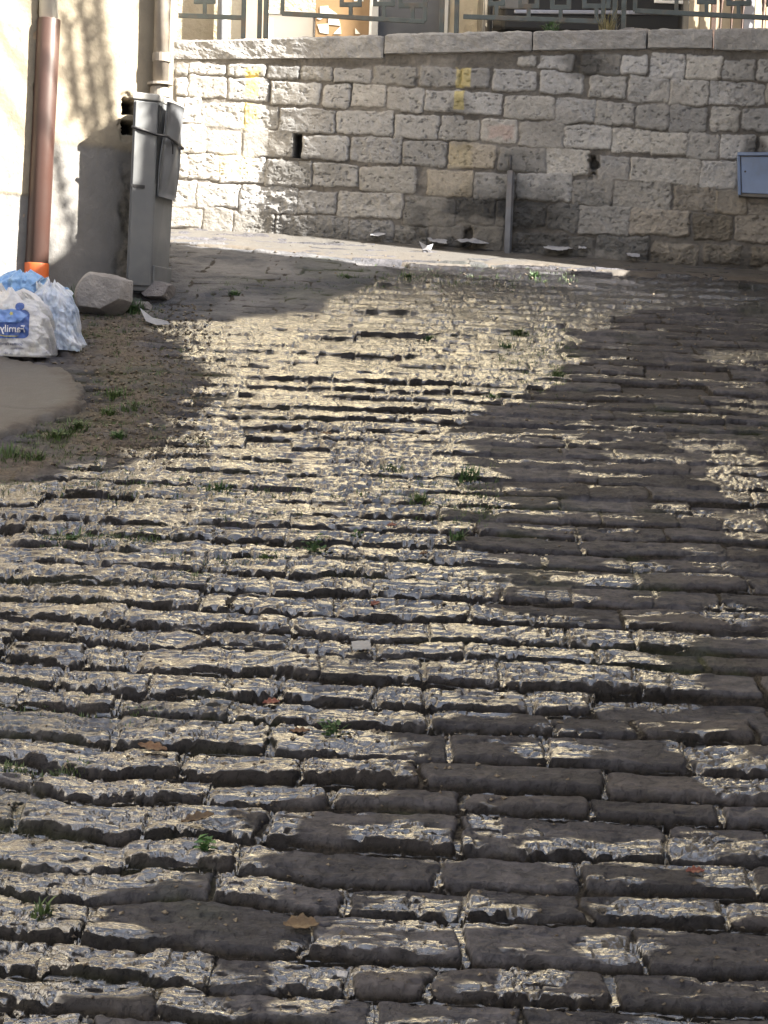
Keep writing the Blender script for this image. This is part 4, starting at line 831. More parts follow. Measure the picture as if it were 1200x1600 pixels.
# wall point -> point on its sun ray at plane x = xc
def upray(px, py, xc):
    p = np.array(hp(px, py)); k = (xc - p[0]) / sun_dir.x; return p + np.array(sun_dir) * k
g = GB(); lv = []; lf = []
STR = [((122, -60), (128, 20), (140, 120), (150, 220), (166, 330), (180, 430)), ((98, 20), (112, 90), (120, 170), (138, 215), (150, 300)), ((148, -80), (156, 30), (168, 120), (178, 220), (186, 330)), ((138, -60), (146, 30), (160, 130), (172, 200)),
       ((104, 50), (109, 120), (112, 190)), ((218, -60), (228, 10), (240, 80)), ((84, 230), (96, 300), (112, 360), (118, 430)), ((150, 200), (168, 290), (184, 380)), ((120, 10), (140, 90), (150, 180), (158, 260)),
       ((32, -30), (42, 40), (54, 110)), ((130, 30), (136, 120), (148, 210), (158, 300)), ((226, -60), (232, 20), (236, 100), (240, 150)), ((60, 300), (66, 380), (72, 430))]
for si, st_ in enumerate(STR):
    xc = 1.3 + rt.uniform(0, .5); pts = [upray(px, py, xc) for px, py in st_]
    top_ = Vector(pts[0]); g.tube([(6.3, 3.4, 12.3 + rt.uniform(0, .5)), (top_ + Vector((6.3, 3.4, 13.6))) / 2 + Vector((0, 0, .8)), top_], [.05, .02, .006], 6)
    g.tube(pts, [.009] * len(pts), 5)
    for i in range(len(pts) - 1):
        a, b = np.array(pts[i]), np.array(pts[i + 1]); n_ = int(np.linalg.norm(b - a) / .006)
        for k in range(n_):
            c_ = a + (b - a) * rt.random() + np.array([rt.gauss(0, .014), rt.gauss(0, .011), rt.gauss(0, .03)])
            d1 = Vector((rt.gauss(0, 1), rt.gauss(0, 1), rt.gauss(0, 1) - 1.2)).normalized() * rt.uniform(.03, .06); d2 = Vector((rt.gauss(0, 1), rt.gauss(0, 1), rt.gauss(0, 1))); d2 = (d2 - d1 * (d2.dot(d1) / d1.length_squared)).normalized() * rt.uniform(.006, .011)
            c_ = Vector(c_); q_ = len(lv); lv += [tuple(c_ - d1 * .5), tuple(c_ + d2), tuple(c_ + d1 * .5), tuple(c_ - d2)]; lf.append((q_, q_ + 1, q_ + 2, q_ + 3))
for (x0, y0, x1, y1, n_) in ((165, 240, 212, 320, 170), (150, 300, 205, 450, 260), (195, 240, 275, 330, 420), (190, 320, 285, 460, 560), (100, 370, 160, 440, 60), (222, -40, 245, 70, 40)):
    for _ in range(n_):
        c_ = Vector(upray(rt.uniform(x0, x1), rt.uniform(y0, y1), rt.uniform(1.7, 2.35))); d1 = Vector((rt.gauss(0, 1), rt.gauss(0, 1), rt.gauss(0, 1) - 1)).normalized() * rt.uniform(.03, .06); d2 = d1.cross(Vector((rt.gauss(0, 1), rt.gauss(0, 1), rt.gauss(0, 1)))).normalized() * .014
        q_ = len(lv); lv += [tuple(c_ - d1 * .5), tuple(c_ + d2), tuple(c_ + d1 * .5), tuple(c_ - d2)]; lf.append((q_, q_ + 1, q_ + 2, q_ + 3))
for _ in range(900):
    q0 = aty(rt.uniform(192, 290), 0, 8.15) ; py_ = rt.uniform(235, 470) ; p_ = aty(rt.uniform(190, 292), py_, 8.15)
    c_ = Vector(p_) + sun_dir * ((rt.uniform(1.7, 2.35) - p_[0]) / sun_dir.x); d1 = Vector((rt.gauss(0, 1), rt.gauss(0, 1), rt.gauss(0, 1) - 1)).normalized() * rt.uniform(.03, .07); d2 = d1.cross(Vector((rt.gauss(0, 1), rt.gauss(0, 1), rt.gauss(0, 1)))).normalized() * .016
    q_ = len(lv); lv += [tuple(c_ - d1 * .5), tuple(c_ + d2), tuple(c_ + d1 * .5), tuple(c_ - d2)]; lf.append((q_, q_ + 1, q_ + 2, q_ + 3))
g.build('branches', BARK, tr, smooth=True)
for k in range(5000):
    a = rt.uniform(0, 6.28); r_ = 1.9 * rt.random() ** .5; c_ = Vector((8.4 + r_ * math.cos(a), 1.0 + r_ * math.sin(a) * .8, 13.6 + rt.gauss(0, .6)))
    d1 = Vector((rt.gauss(0, 1), rt.gauss(0, 1), rt.gauss(0, 1))).normalized() * .09; d2 = d1.cross(Vector((rt.gauss(0, 1), rt.gauss(0, 1), rt.gauss(0, 1)))).normalized() * .02
    q_ = len(lv); lv += [tuple(c_ - d1), tuple(c_ + d2), tuple(c_ + d1), tuple(c_ - d2)]; lf.append((q_, q_ + 1, q_ + 2, q_ + 3))
mesh_np('crown', lv, lf, LEAF, tr, smooth=False)

# ------------------------------------------------------------------ rubbish bags
def bagmat(name, c1, c2, scale=7, rough=.38, trans=.0):
    m = NT(name); v = m.coord(); n = m.noise(v, scale, 4, .6, 1.0); m.l(m.mix(m.ramp(n, .38, .62), c1, c2), m.b.inputs['Base Color'])
    m.b.inputs['Roughness'].default_value = rough; m.b.inputs['Specular IOR Level'].default_value = .45
    m.b.inputs['Subsurface Weight'].default_value = .35; m.b.inputs['Subsurface Radius'].default_value = (.02, .02, .03); m.b.inputs['Subsurface Scale'].default_value = .5
    h = m.fm('ADD', m.noise(v, 28, 5, .65, 1.5), m.fm('MULTIPLY', m.noise(v, 9, 3, .6, 2.0), 1.6)); m.l(m.bump(h, .007), m.b.inputs['Normal']); return m.m
def bag(name, mat, c, rx, ry, hz, prof, seed, parent, box=4.5, lean=(0, 0), fold=.03, jag=.10, skew=0):
    nt, na = 110, 150; t = np.linspace(0, 1, nt)[:, None]; a = np.linspace(0, 2 * np.pi, na, endpoint=False)[None, :]
    pr = np.interp(t, [q[0] for q in prof], [q[1] for q in prof]); ex = 2 + (box - 2) * np.clip(1 - t * 1.1, 0, 1) ** .8
    ca, sa_ = np.cos(a), np.sin(a); r = (np.abs(ca) ** ex + np.abs(sa_) ** ex) ** (-1 / ex)
    X = r * ca; Yv = r * sa_
    def ridge(u, w, s): return 1 - 2 * np.abs(fbm(u, w, s, 3, .55) - .5)
    cu = X * 2.2 + 5; cv = Yv * 2.2 + t * 3.0
    f = fold * ((ridge(cu, cv, seed) - .8) * 2.2 + (ridge(cu * 2.3, cv * 1.6 + 9, seed + 5) - .8) * 1.2 + (ridge(X * 4 + Yv * 3, t * 2.5 + 3, seed + 9) - .8) * .9 * t)
    k = pr * (1 + f / .2)
    zz = t * hz * (1 + jag * (t ** 3) * (fbm(X * 3 + 8, Yv * 3 + 8, seed + 2, 3) - .5) * 3) + f * .25 * (t > .06) * hz
    P = np.stack([c[0] + rx * X * k + lean[0] * t + skew * t * X, c[1] + ry * Yv * k + lean[1] * t, c[2] + zz + 0 * X], -1)
    F = []; i = np.arange(nt - 1)[:, None] * na + np.arange(na)[None, :]; j = np.arange(nt - 1)[:, None] * na + (np.arange(na)[None, :] + 1) % na
    F = np.stack([i, j, j + na, i + na], -1).reshape(-1, 4)
    pts = P.reshape(-1, 3); top = P[-1].mean(0) + (0, 0, -.01); bot = P[0].mean(0)
    g = GB(); g.v = [tuple(p) for p in pts] + [tuple(top), tuple(bot)]; g.f = [list(f_) for f_ in F]
    n_ = nt * na; g.f += [[(nt - 1) * na + q_, (nt - 1) * na + (q_ + 1) % na, n_] for q_ in range(na)] + [[(q_ + 1) % na, q_, n_ + 1] for q_ in range(na)]
    return g.build(name, mat, parent, smooth=True), pts, g.f
def ear(name, mat, pts, w0, w1, seed, parent):
    """a crumpled flap of thin plastic along a line of points"""
    pts = [np.array(p, float) for p in pts]; n = len(pts); V = []
    for i, p in enumerate(pts):
        w = w0 + (w1 - w0) * i / (n - 1)
        for k in range(7):
            s_ = (k / 6 - .5); V.append(p + np.array([s_ * w, .012 * math.sin(k * 2.3 + i + seed), .010 * math.cos(k * 1.9 + i * 1.3 + seed)]))
    o = mesh_np(name, V, grid_faces(n, 7), mat, parent); sd = o.modifiers.new('t', 'SOLIDIFY'); sd.thickness = .0015; s2 = o.modifiers.new('s', 'SUBSURF'); s2.levels = s2.render_levels = 2; return o
BW = bagmat('white_bag_film', (.60, .60, .60, 1), (.46, .48, .53, 1)); BT = bagmat('milky_bag_film', (.36, .44, .58, 1), (.55, .58, .64, 1), 9, .3); BB_ = bagmat('blue_bag_film', (.16, .32, .60, 1), (.24, .40, .64, 1), 10, .35)
b3c = gnd(30, 535); b3 = thing('rubbish_bag', 'pale blue plastic bag at the back, behind the two white bags', 'bag', (b3c[0], 7.55, S * 7.55), 'rubbish bags by the house wall')
bag('film', BB_, (aty(38, 500, 7.62)[0], 7.62, S * 7.62 + .02), .150, .11, .225, [(0, .8), (.1, 1), (.6, 1.0), (.85, .86), (.95, .6), (1, .3)], 31, b3, 2.6, fold=.03)
ear('knot', BB_, [aty(50, 447, 7.5), aty(62, 440, 7.5), aty(73, 434, 7.5)], .02, .035, 3, b3); ear('knot', BB_, [aty(92, 455, 7.5), aty(101, 446, 7.5), aty(106, 458, 7.5)], .015, .02, 5, b3)
b2y = 7.28; b2 = thing('rubbish_bag', 'milky bluish half-transparent bag, tied at the top, between the printed bag and the boulder', 'bag', (aty(98, 560, b2y)[0], b2y, S * b2y), 'rubbish bags by the house wall')
zb2_ = float(aty(100, 563, b2y)[2])
bag('film', BT, (aty(92, 540, b2y)[0], b2y, S * b2y + .0), .088, .10, .285, [(0, 1.2), (.08, 1.25), (.25, 1.08), (.6, 1.04), (.82, .90), (.93, .6), (1, .3)], 47, b2, 3.2, lean=(-.035, 0), fold=.035, skew=.0)
ear('corner_flap', BT, [aty(100, 530, b2y - .09), aty(112, 545, b2y - .1), aty(122, 548, b2y - .10)], .09, .02, 8, b2)
ear('knot', BT, [aty(66, 455, b2y), aty(62, 446, b2y), aty(60, 441, b2y)], .05, .02, 2, b2); ear('knot', BT, [aty(90, 452, b2y), aty(104, 455, b2y), aty(113, 461, b2y)], .05, .015, 6, b2)
b1y = 7.06; b1 = thing('rubbish_bag', 'white plastic bag with a blue mirrored print, standing in front of the others', 'bag', (aty(10, 566, b1y)[0], b1y, S * b1y), 'rubbish bags by the house wall')
c1x = float(aty(10, 520, b1y + .1)[0]); film1, bp, bf = bag('film', BW, (c1x, b1y + .10, S * (b1y + .05) + .012), .205, .13, .262, [(0, .97), (.04, 1.02), (.35, 1.0), (.62, .95), (.8, .84), (.93, .66), (1, .4)], 12, b1, 6, fold=.024, jag=.14)
ear('handle', BW, [aty(46, 468, b1y + .06), aty(40, 458, b1y + .06), aty(36, 455, b1y + .06)], .06, .02, 4, b1); ear('handle', BW, [aty(6, 462, b1y + .1), aty(2, 452, b1y + .1), aty(0, 443, b1y + .1)], .05, .03, 9, b1)
bvh = BVHTree.FromPolygons([Vector(p) for p in bp] + [Vector(bp[-150:].mean(0)), Vector(bp[:150].mean(0))], bf)
def drape(x, z, off):
    h = bvh.ray_cast(Vector((x, b1y - 1, z)), Vector((0, 1, 0))); y = h[0].y if h[0] else b1y; return (x, y - off, z)
def pxz(px, py): p = aty(px, py, b1y); return float(p[0]), float(p[2])
def decal(name, outline, mat, off, n=30):
    """printed shape: px outline, laid on the film as a fine draped sheet"""
    P = np.array([pxz(*q) for q in outline]); x0, z0 = P.min(0); x1, z1 = P.max(0)
    xs_ = np.linspace(x0, x1, n * 2); zs_ = np.linspace(z0, z1, n * 2); V = []; idx = {}; F = []
    X, Z = np.meshgrid(xs_, zs_); ins = poly_sd(X, Z, P) > 0
    for r in range(len(zs_)):
        for c in range(len(xs_)):
            if ins[r, c]: idx[(r, c)] = len(V); V.append(drape(xs_[c], zs_[r], off))
    for (r, c) in list(idx):
        q = [(r, c), (r, c + 1), (r + 1, c + 1), (r + 1, c)]
        if all(k in idx for k in q): F.append([idx[k] for k in q])
    return mesh_np(name, V, F, mat, film1) if F else None
INK = surf('blue_print', (.035, .085, .30), (.03, .07, .26), .4, 8, 0); INK2 = surf('light_blue_print', (.10, .20, .52), (.16, .28, .58), .4, 30, 0); INKD = surf('dark_blue_text', (.06, .07, .16), (.05, .06, .14), .5, 5, 0); WTXT = surf('white_text', (.7, .72, .76), rough=.4, bump=0); YEL = surf('yellow_green_print', (.45, .42, .10), rough=.5, bump=0)
def rrect(x0, y0, x1, y1, r, k=6):
    o = []
    for cx_, cy_, a0 in ((x1 - r, y0 + r, -90), (x1 - r, y1 - r, 0), (x0 + r, y1 - r, 90), (x0 + r, y0 + r, 180)):
        for i in range(k + 1): a = math.radians(a0 + 90 * i / k); o.append((cx_ + r * math.cos(a), cy_ + r * math.sin(a)))
    return o
decal('print_panel', rrect(-52, 484, 48, 529, 9), INK, .0022, 50)
decal('print_petal', [(26 + 8 * math.cos(a), 478 + 6.5 * math.sin(a)) for a in np.linspace(0, 6.28, 18)[:-1]] and [(32 + 7.5 * math.cos(a), 479 + 6.5 * math.sin(a)) for a in np.linspace(0, 6.28, 18)[:-1]], INK, .0026, 16)
decal('print_petal', [(-40, 488), (-12, 481), (8, 484), (20, 482), (34, 486), (46, 492), (34, 504), (10, 504), (-40, 504)], INK2, .0036, 30)
decal('print_petal', [(12 + 5 * math.cos(a), 478 + 4 * math.sin(a)) for a in np.linspace(0, 6.28, 18)[:-1]], surf('pale_petal', (.42, .46, .52), rough=.5, bump=0), .0030, 12)
decal('print_flower', [(20 + (4 if i % 2 else 2) * math.cos(i * math.pi / 5), 490 + (4 if i % 2 else 2) * math.sin(i * math.pi / 5)) for i in range(10)], YEL, .0048, 14)
decal('print_line', [(-40, 522), (-10, 521.5), (10, 526), (28, 526), (42, 521), (30, 524.6), (10, 524.4), (-10, 520)], YEL, .0042, 40)
def text_on_bag(body, right_px, base_py, h_px, mat, off, bold=.0):
    cu = bpy.data.curves.new('t', 'FONT'); cu.body = body; cu.size = 1; cu.offset = bold; to = bpy.data.objects.new('t', cu); scene.collection.objects.link(to)
    dg = bpy.context.evaluated_depsgraph_get(); me = to.evaluated_get(dg).to_mesh(); vs_ = [v_.co.copy() for v_ in me.vertices]; fs_ = [list(p.vertices) for p in me.polygons]
    sc_ = h_px / 368 / .72; x0_, z0_ = pxz(right_px, base_py)
    V = [drape(x0_ - v_.x * sc_, z0_ + v_.y * sc_, off) for v_ in vs_]
    bpy.data.objects.remove(to); bpy.data.curves.remove(cu)
    g = GB(); g.v = V; g.f = fs_; return g.build('print_lettering', mat, film1)
text_on_bag('Family', 42, 519.5, 11, WTXT, .0052, .012)
text_on_bag('Scottex Family', 38, 540, 4.6, INKD, .0026)
text_on_bag('carta igienica', 38, 545.5, 2.6, INKD, .0026)
text_on_bag('pz. 10', 22, 554, 3.6, INKD, .0026)

# ------------------------------------------------------------------ boulders
def boulder(name, label, cx, cy, rx, ry, rz, seed, mat, sink=.3, group=None):
    R_ = np.random.RandomState(seed); nn_ = 90; th_ = np.linspace(0, np.pi, nn_)[:, None]; ph_ = np.linspace(0, 2 * np.pi, nn_ * 2, endpoint=False)[None, :]
    d = np.stack([np.sin(th_) * np.cos(ph_), np.sin(th_) * np.sin(ph_), np.cos(th_) + 0 * ph_], -1); r = np.full(d.shape[:2], 1.25)
    for k in range(13):
        n = R_.normal(size=3); n /= np.linalg.norm(n); dist = R_.uniform(.68, .98); q = d @ n; r = np.where(q > .01, np.minimum(r, dist / np.maximum(q, .01)), r)
    r = r + .05 * (fbm(d[..., 0] * 3 + 9, d[..., 2] * 3 + d[..., 1] * 2 + 9, seed, 5, .6) - .5) * 2
    P = d * r[..., None] * (rx, ry, rz) + (cx, cy, gz(cx, cy) + rz * (1 - sink))
    na = nn_ * 2; i = np.arange(nn_ - 1)[:, None] * na + np.arange(na)[None, :]; j = np.arange(nn_ - 1)[:, None] * na + (np.arange(na)[None, :] + 1) % na
    o = mesh_np(name, P, np.stack([i, i + na, j + na, j], -1).reshape(-1, 4), mat); return tag(o, label, 'rock', group)
RK = surf('pale_rock', (.30, .285, .275), (.20, .19, .19), .85, 9, .012, dirt=(.12, .11, .10)); RK2 = surf('grey_rock', (.20, .19, .19), (.14, .13, .13), .85, 9, .01)
c = gnd(166, 497); boulder('boulder', 'angular pale grey boulder between the milky bag and the grey cabinet', c[0], c[1] + .02, .122, .10, .108, 5, RK, .22)
c = gnd(247, 474); boulder('rock', 'flat grey rock at the foot of the grey cabinet', c[0], c[1] + .02, .08, .08, .045, 8, RK2, .4)
c = gnd(222, 486); boulder('rock', 'small rounded rock right of the angular boulder', c[0], c[1], .04, .04, .03, 21, RK2, .4)

# ------------------------------------------------------------------ litter
PAP = surf('white_paper', (.30, .31, .34), (.24, .25, .29), .6, 14, .001); PAPB = surf('grey_paper', (.26, .27, .30), (.20, .21, .24), .6, 14, .001)
def scrap(name, label, cat, pts, mat, lift=.006, crumple=.01, seed=0, group=None, th=.0012, flat=None):
    """sheet through ground px outline, crumpled, resting on the ground"""
    P = np.array([gnd(px, py)[:2] for px, py in pts]); x0, y0 = P.min(0); x1, y1 = P.max(0); n = 26
    X, Y = np.meshgrid(np.linspace(x0, x1, n), np.linspace(y0, y1, n)); ins = poly_sd(X, Y, P) > -max(x1 - x0, y1 - y0) / n * .3
    sx = max(x1 - x0, 1e-3)
    Z = crumple * (1 - 2 * np.abs(fbm(X / sx * 2 + seed, Y / sx * 2, seed + 3, 3) - .5)) + lift; base = max(gz(float(P[:, 0].mean()), float(P[:, 1].mean())) - S * float(P[:, 1].mean()), -.01)
    idx = -np.ones(X.shape, int); idx[ins] = np.arange(ins.sum()); V = np.stack([X, Y, S * Y + base + Z], -1)[ins]
    F = [[idx[r, c_], idx[r, c_ + 1], idx[r + 1, c_ + 1], idx[r + 1, c_]] for r in range(n - 1) for c_ in range(n - 1) if ins[r, c_] and ins[r, c_ + 1] and ins[r + 1, c_] and ins[r + 1, c_ + 1]]
    if not F: return None
    o = mesh_np(name, V, F, mat); sd = o.modifiers.new('t', 'SOLIDIFY'); sd.thickness = th; return tag(o, label, cat, group)
def upscrap(name, label, px_pts, y, mat, seed=0, cat='litter', group=None):
    g = GB(); P3 = [aty(px, py, y + dy) for px, py, dy in px_pts]; c_ = np.mean(P3, 0); V = [tuple(c_)] + [tuple(p) for p in P3]; g.add(V, [[0, i + 1, (i + 1) % len(P3) + 1] for i in range(len(P3))])
    o = g.build(name, mat); sd = o.modifiers.new('t', 'SOLIDIFY'); sd.thickness = .0015; return tag(o, label, cat, group)
GL = 'paper litter along the foot of the stone wall'
upscrap('paper_scrap', 'upright folded white paper at the wall foot, left of the conduit', [(655, 377, 0), (667, 384, -.03), (677, 381, .02), (673, 391, -.05), (661, 391, -.02)], 9.52, PAP, group=GL)
scrap('paper_scrap', 'flat grey-white paper strip just right of the upright folded paper', 'litter', [(666, 387), (698, 391), (697, 397), (670, 393)], PAPB, .03, .02, 3, GL)
scrap('paper_scrap', 'narrow white paper strip at the wall foot, leftmost of the litter there', 'litter', [(577, 382), (603, 381), (602, 385), (578, 386)], PAP, .045, .012, 4, GL)
scrap('paper_scrap', 'long crumpled bluish-white paper just left of the conduit foot', 'litter', [(710, 394), (735, 391), (766, 397), (745, 400), (714, 398)], PAPB, .04, .03, 5, GL)
scrap('paper_scrap', 'long flat pale paper at the wall foot, right of the conduit', 'litter', [(848, 403), (880, 402), (900, 406), (880, 409), (850, 407)], PAP, .045, .015, 6, GL)
scrap('cup', 'tiny white cup fragment beside the long flat paper', 'litter', [(903, 403), (916, 404), (915, 409), (903, 408)], PAP, .05, .02, 7, None)
scrap('paper_scrap', 'small white paper at the wall foot, rightmost of the litter there', 'litter', [(978, 411), (998, 412), (1000, 416), (980, 416)], PAP, .04, .012, 8, GL)
upscrap('plastic_rag', 'torn white plastic strip lying right of the small rounded rock', [(218, 481, .05), (226, 492, 0), (240, 497, -.02), (262, 502, -.08), (266, 507, -.1), (244, 508, -.1), (228, 502, -.08)], 7.78, PAPB, cat='litter')
upscrap('plastic_rag', 'upright white plastic shred behind the angular boulder', [(131, 434, 0), (143, 436, .02), (142, 452, -.02), (134, 456, -.04)], 8.0, PAPB, cat='litter')
scrap('paper_scrap', 'small square white paper scrap on the stones in the middle of the street', 'litter', [(548, 1022), (578, 1020), (580, 1034), (550, 1036)], surf('bluish_paper', (.22, .235, .27), rough=.6, bump=0), .016, .004, 11)
scrap('paper_scrap', 'tiny white scrap between the stones at the bottom of the street', 'litter', [(524, 1541), (543, 1543), (541, 1553), (526, 1551)], PAP, .016, .004, 12)
BRL = surf('dry_leaf', (.12, .060, .028), (.07, .035, .018), .6, 30, .002); RDL = surf('red_leaf', (.15, .035, .02), (.11, .03, .02), .5, 30, .002); OCL = surf('ochre_leaf', (.10, .062, .028), (.06, .038, .02), .55, 30, .002)
def leaf(label, px, py, L, W, ang, mat, seed, lift=.012, curl=.35, group='fallen leaves on the cobbles'):
    c_ = gnd(px, py); n, k = 14, 7; V = []
    for i in range(n):
        u = i / (n - 1); w = W * math.sin(math.pi * min(max(u, .03), .985)) ** .8 * (1 + .12 * math.sin(u * 21 + seed)) / 2
        for j in range(k):
            s_ = j / (k - 1) * 2 - 1; x = (u - .5) * L; y = s_ * w; z = lift + curl * abs(s_) * w + curl * .5 * L * (u - .5) ** 2 + .002 * math.sin(i * 1.7 + j + seed)
            V.append((c_[0] + x * math.cos(ang) - y * math.sin(ang), c_[1] + x * math.sin(ang) + y * math.cos(ang), gz(c_[0], c_[1]) + S * (x * math.sin(ang) + y * math.cos(ang)) + z))
    o = mesh_np('fallen_leaf', V, grid_faces(n, k), mat); sd = o.modifiers.new('t', 'SOLIDIFY'); sd.thickness = .0008; return tag(o, label, 'leaf', group)
leaf('curled brown leaf left of centre, low in the street', 238, 1192, .075, .034, -.3, BRL, 1)
leaf('ochre curled leaf beside a green sprig near the bottom left', 308, 1314, .075, .030, .5, OCL, 2, .016, .6)
leaf('large flat ochre leaf in a puddle near the bottom, left of centre', 470, 1466, .07, .045, .05, OCL, 3, .010, .35)
leaf('red leaf on the wet stones near the right edge', 1085, 1386, .040, .022, .1, RDL, 4)
leaf('reddish brown leaf left of the central paper scrap', 424, 1110, .045, .026, .3, RDL, 5)
leaf('reddish brown leaf above the central paper scrap', 586, 950, .034, .024, .8, RDL, 6)
leaf('dark red leaf in the middle of the street near a green sprig', 612, 828, .032, .022, .2, RDL, 7)
leaf('dark leaf standing on edge on the bright stones', 360, 958, .060, .026, 1.2, surf('dark_leaf', (.025, .02, .015), rough=.6, bump=0), 8, .012, .9)
leaf('dark brown leaf left of the street, above the standing leaf', 292, 800, .035, .026, .1, surf('dark_brown_leaf', (.03, .02, .014), rough=.6, bump=0), 9, .012, .6)
leaf('brown leaf stuck on a stone below the upper grass', 510, 684, .045, .02, -.3, BRL, 10)
leaf('small rust leaf left of the green sprig low in the street', 468, 1155, .05, .022, .1, BRL, 13)
leaf('tiny rust leaf on the dark stones at the centre right', 662, 873, .028, .016, .4, BRL, 14)
LTW = surf('dark_twig', (.06, .04, .025), rough=.7)
rl2 = random.Random(5)

# ------------------------------------------------------------------ weeds
def leafmat(name, a, b): m = NT(name); m.l(m.mix(m.noise(m.coord(), 25, 3), a, b), m.b.inputs['Base Color']); m.b.inputs['Roughness'].default_value = .55; return m.m
GR1 = leafmat('grass_green', (.030, .060, .016, 1), (.065, .105, .030, 1)); GR2 = leafmat('weed_green', (.020, .055, .016, 1), (.045, .10, .026, 1)); GRD = leafmat('dry_grass', (.20, .17, .08, 1), (.13, .12, .05, 1))
def blades(g, cx, cy, cz, n, h, spread, rnd, w=.0028):
    for _ in range(n):
        a = rnd.uniform(0, 6.28); r_ = spread * rnd.random() ** .6; bx_, by_ = cx + r_ * math.cos(a), cy + r_ * math.sin(a); L_ = h * rnd.uniform(.5, 1.1); le = rnd.uniform(.1, .9); b_ = a + rnd.gauss(0, .7)
        dx_, dy_ = math.cos(b_) * le * L_, math.sin(b_) * le * L_; px_, py_ = -math.sin(b_) * w, math.cos(b_) * w; z_ = cz + S * (by_ - cy)
        V = []
        for i, u in enumerate((0, .4, .75, 1)):
            k = (1, .85, .5, .08)[i]; x = bx_ + dx_ * u * u; y = by_ + dy_ * u * u; z = z_ + L_ * (u - .35 * le * u * u)
            V += [(x - px_ * k, y - py_ * k, z), (x + px_ * k, y + py_ * k, z)]
        g.add(V, [(0, 1, 3, 2), (2, 3, 5, 4), (4, 5, 7, 6)])
def broad(g, cx, cy, cz, n, h, size, rnd):
    for _ in range(n):
        a = rnd.uniform(0, 6.28); el = rnd.uniform(.1, 1.2); r_ = h * rnd.uniform(.3, 1); c_ = Vector((cx + r_ * math.cos(a) * math.cos(el), cy + r_ * math.sin(a) * math.cos(el), cz + r_ * math.sin(el)))
        d = Vector((math.cos(a + rnd.gauss(0, .6)), math.sin(a + rnd.gauss(0, .6)), rnd.uniform(-.3, .7))).normalized() * size * rnd.uniform(.6, 1.2); s_ = d.cross(Vector((rnd.gauss(0, .3), rnd.gauss(0, .3), 1))).normalized() * d.length * .38; up_v = s_.cross(d).normalized() * d.length * .12
        g.add([c_ - d * .5, c_ - d * .1 + s_ + up_v, c_ + d * .5, c_ - d * .1 - s_ + up_v, c_ - d * .05 - up_v * .5], [(0, 4, 1), (1, 4, 2), (2, 4, 3), (3, 4, 0)])
        g.tube([(cx, cy, cz), tuple(c_ - d * .5)], .0009, 4, cap=False)
def weed(label, px, py, kind, n, h, sp, seed, mat, name='weed', cat='weed', group='weeds growing between the stones'):
    c_ = gnd(px, py); rnd = random.Random(seed); g = GB(); z = gz(c_[0], c_[1]) - .004
    if kind in 'gb':
        (blades if kind == 'g' else broad)(g, c_[0], c_[1], z, n, h, sp, rnd)
    else: blades(g, c_[0], c_[1], z, n, h, sp, rnd); broad(g, c_[0], c_[1], z, n // 2, h * .8, .022, rnd)
    return tag(g.build(name, mat), label, cat, group)
weed('leafy green sprig standing in the middle of the bright wet stones', 489, 864, 'b', 34, .065, .022, 1, GR2)
weed('low green sprig just right of the tallest leafy sprig', 560, 842, 'b', 22, .035, .02, 2, GR2)
weed('small green sprig low in the street, beside a rust leaf', 520, 1158, 'b', 30, .05, .018, 3, GR2)
weed('bright green sprig with broad leaves beside the ochre curled leaf', 318, 1345, 'b', 20, .035, .024, 4, leafmat('bright_leaf', (.04, .13, .03, 1), (.05, .11, .03, 1)))
weed('faint small grass tuft near the bottom left edge', 64, 1446, 'g', 40, .035, .02, 5, GR1)
weed('bushy weed at the edge where the bright wet stones meet the dry dark ones', 730, 752, 'm', 46, .055, .05, 6, GR2)
weed('small weed left of the bushy weed in the street', 612, 738, 'm', 24, .035, .04, 7, GR1)
weed('weed clump below the bushy weed', 716, 850, 'm', 26, .04, .03, 8, GR2)
weed('thick green clump at the corner of the dirt patch', 182, 626, 'm', 70, .045, .055, 9, GR1)
weed('small clump in the dirt patch below the thick green clump', 170, 655, 'm', 50, .045, .03, 10, GR1)
weed('low tuft at the right tip of the concrete slab', 205, 645, 'g', 60, .03, .05, 16, GR1)
weed('wide grass clump on the edge of the concrete slab', 122, 674, 'm', 60, .038, .06, 11, GR1)
weed('grass tuft on the lower left rim of the concrete slab', 92, 692, 'm', 70, .04, .045, 12, GR1)
weed('round weed in the dirt below the slab', 186, 692, 'm', 50, .04, .03, 13, GR2)
weed('grass tuft at the left edge of the picture under the slab', 12, 722, 'g', 80, .055, .06, 14, GR1)
weed('grass tuft beside the left edge tuft, under the slab', 55, 722, 'g', 50, .04, .04, 15, GR1)
weed('weed growing against the right side of the angular boulder', 205, 492, 'm', 90, .075, .06, 17, GR2)
weed('tall weed between the milky bag and the boulder', 122, 478, 'm', 120, .13, .05, 18, GR2)
weed('small dark weed at the edge of the pavement below the conduit', 836, 435, 'm', 40, .045, .025, 19, GR2)
weed('weed on a stone joint at the upper left, beside the flat slabs', 366, 466, 'm', 40, .035, .03, 20, GR2)
weed('weed where the flat slabs end, near the pavement', 543, 438, 'm', 60, .035, .06, 22, GR1)
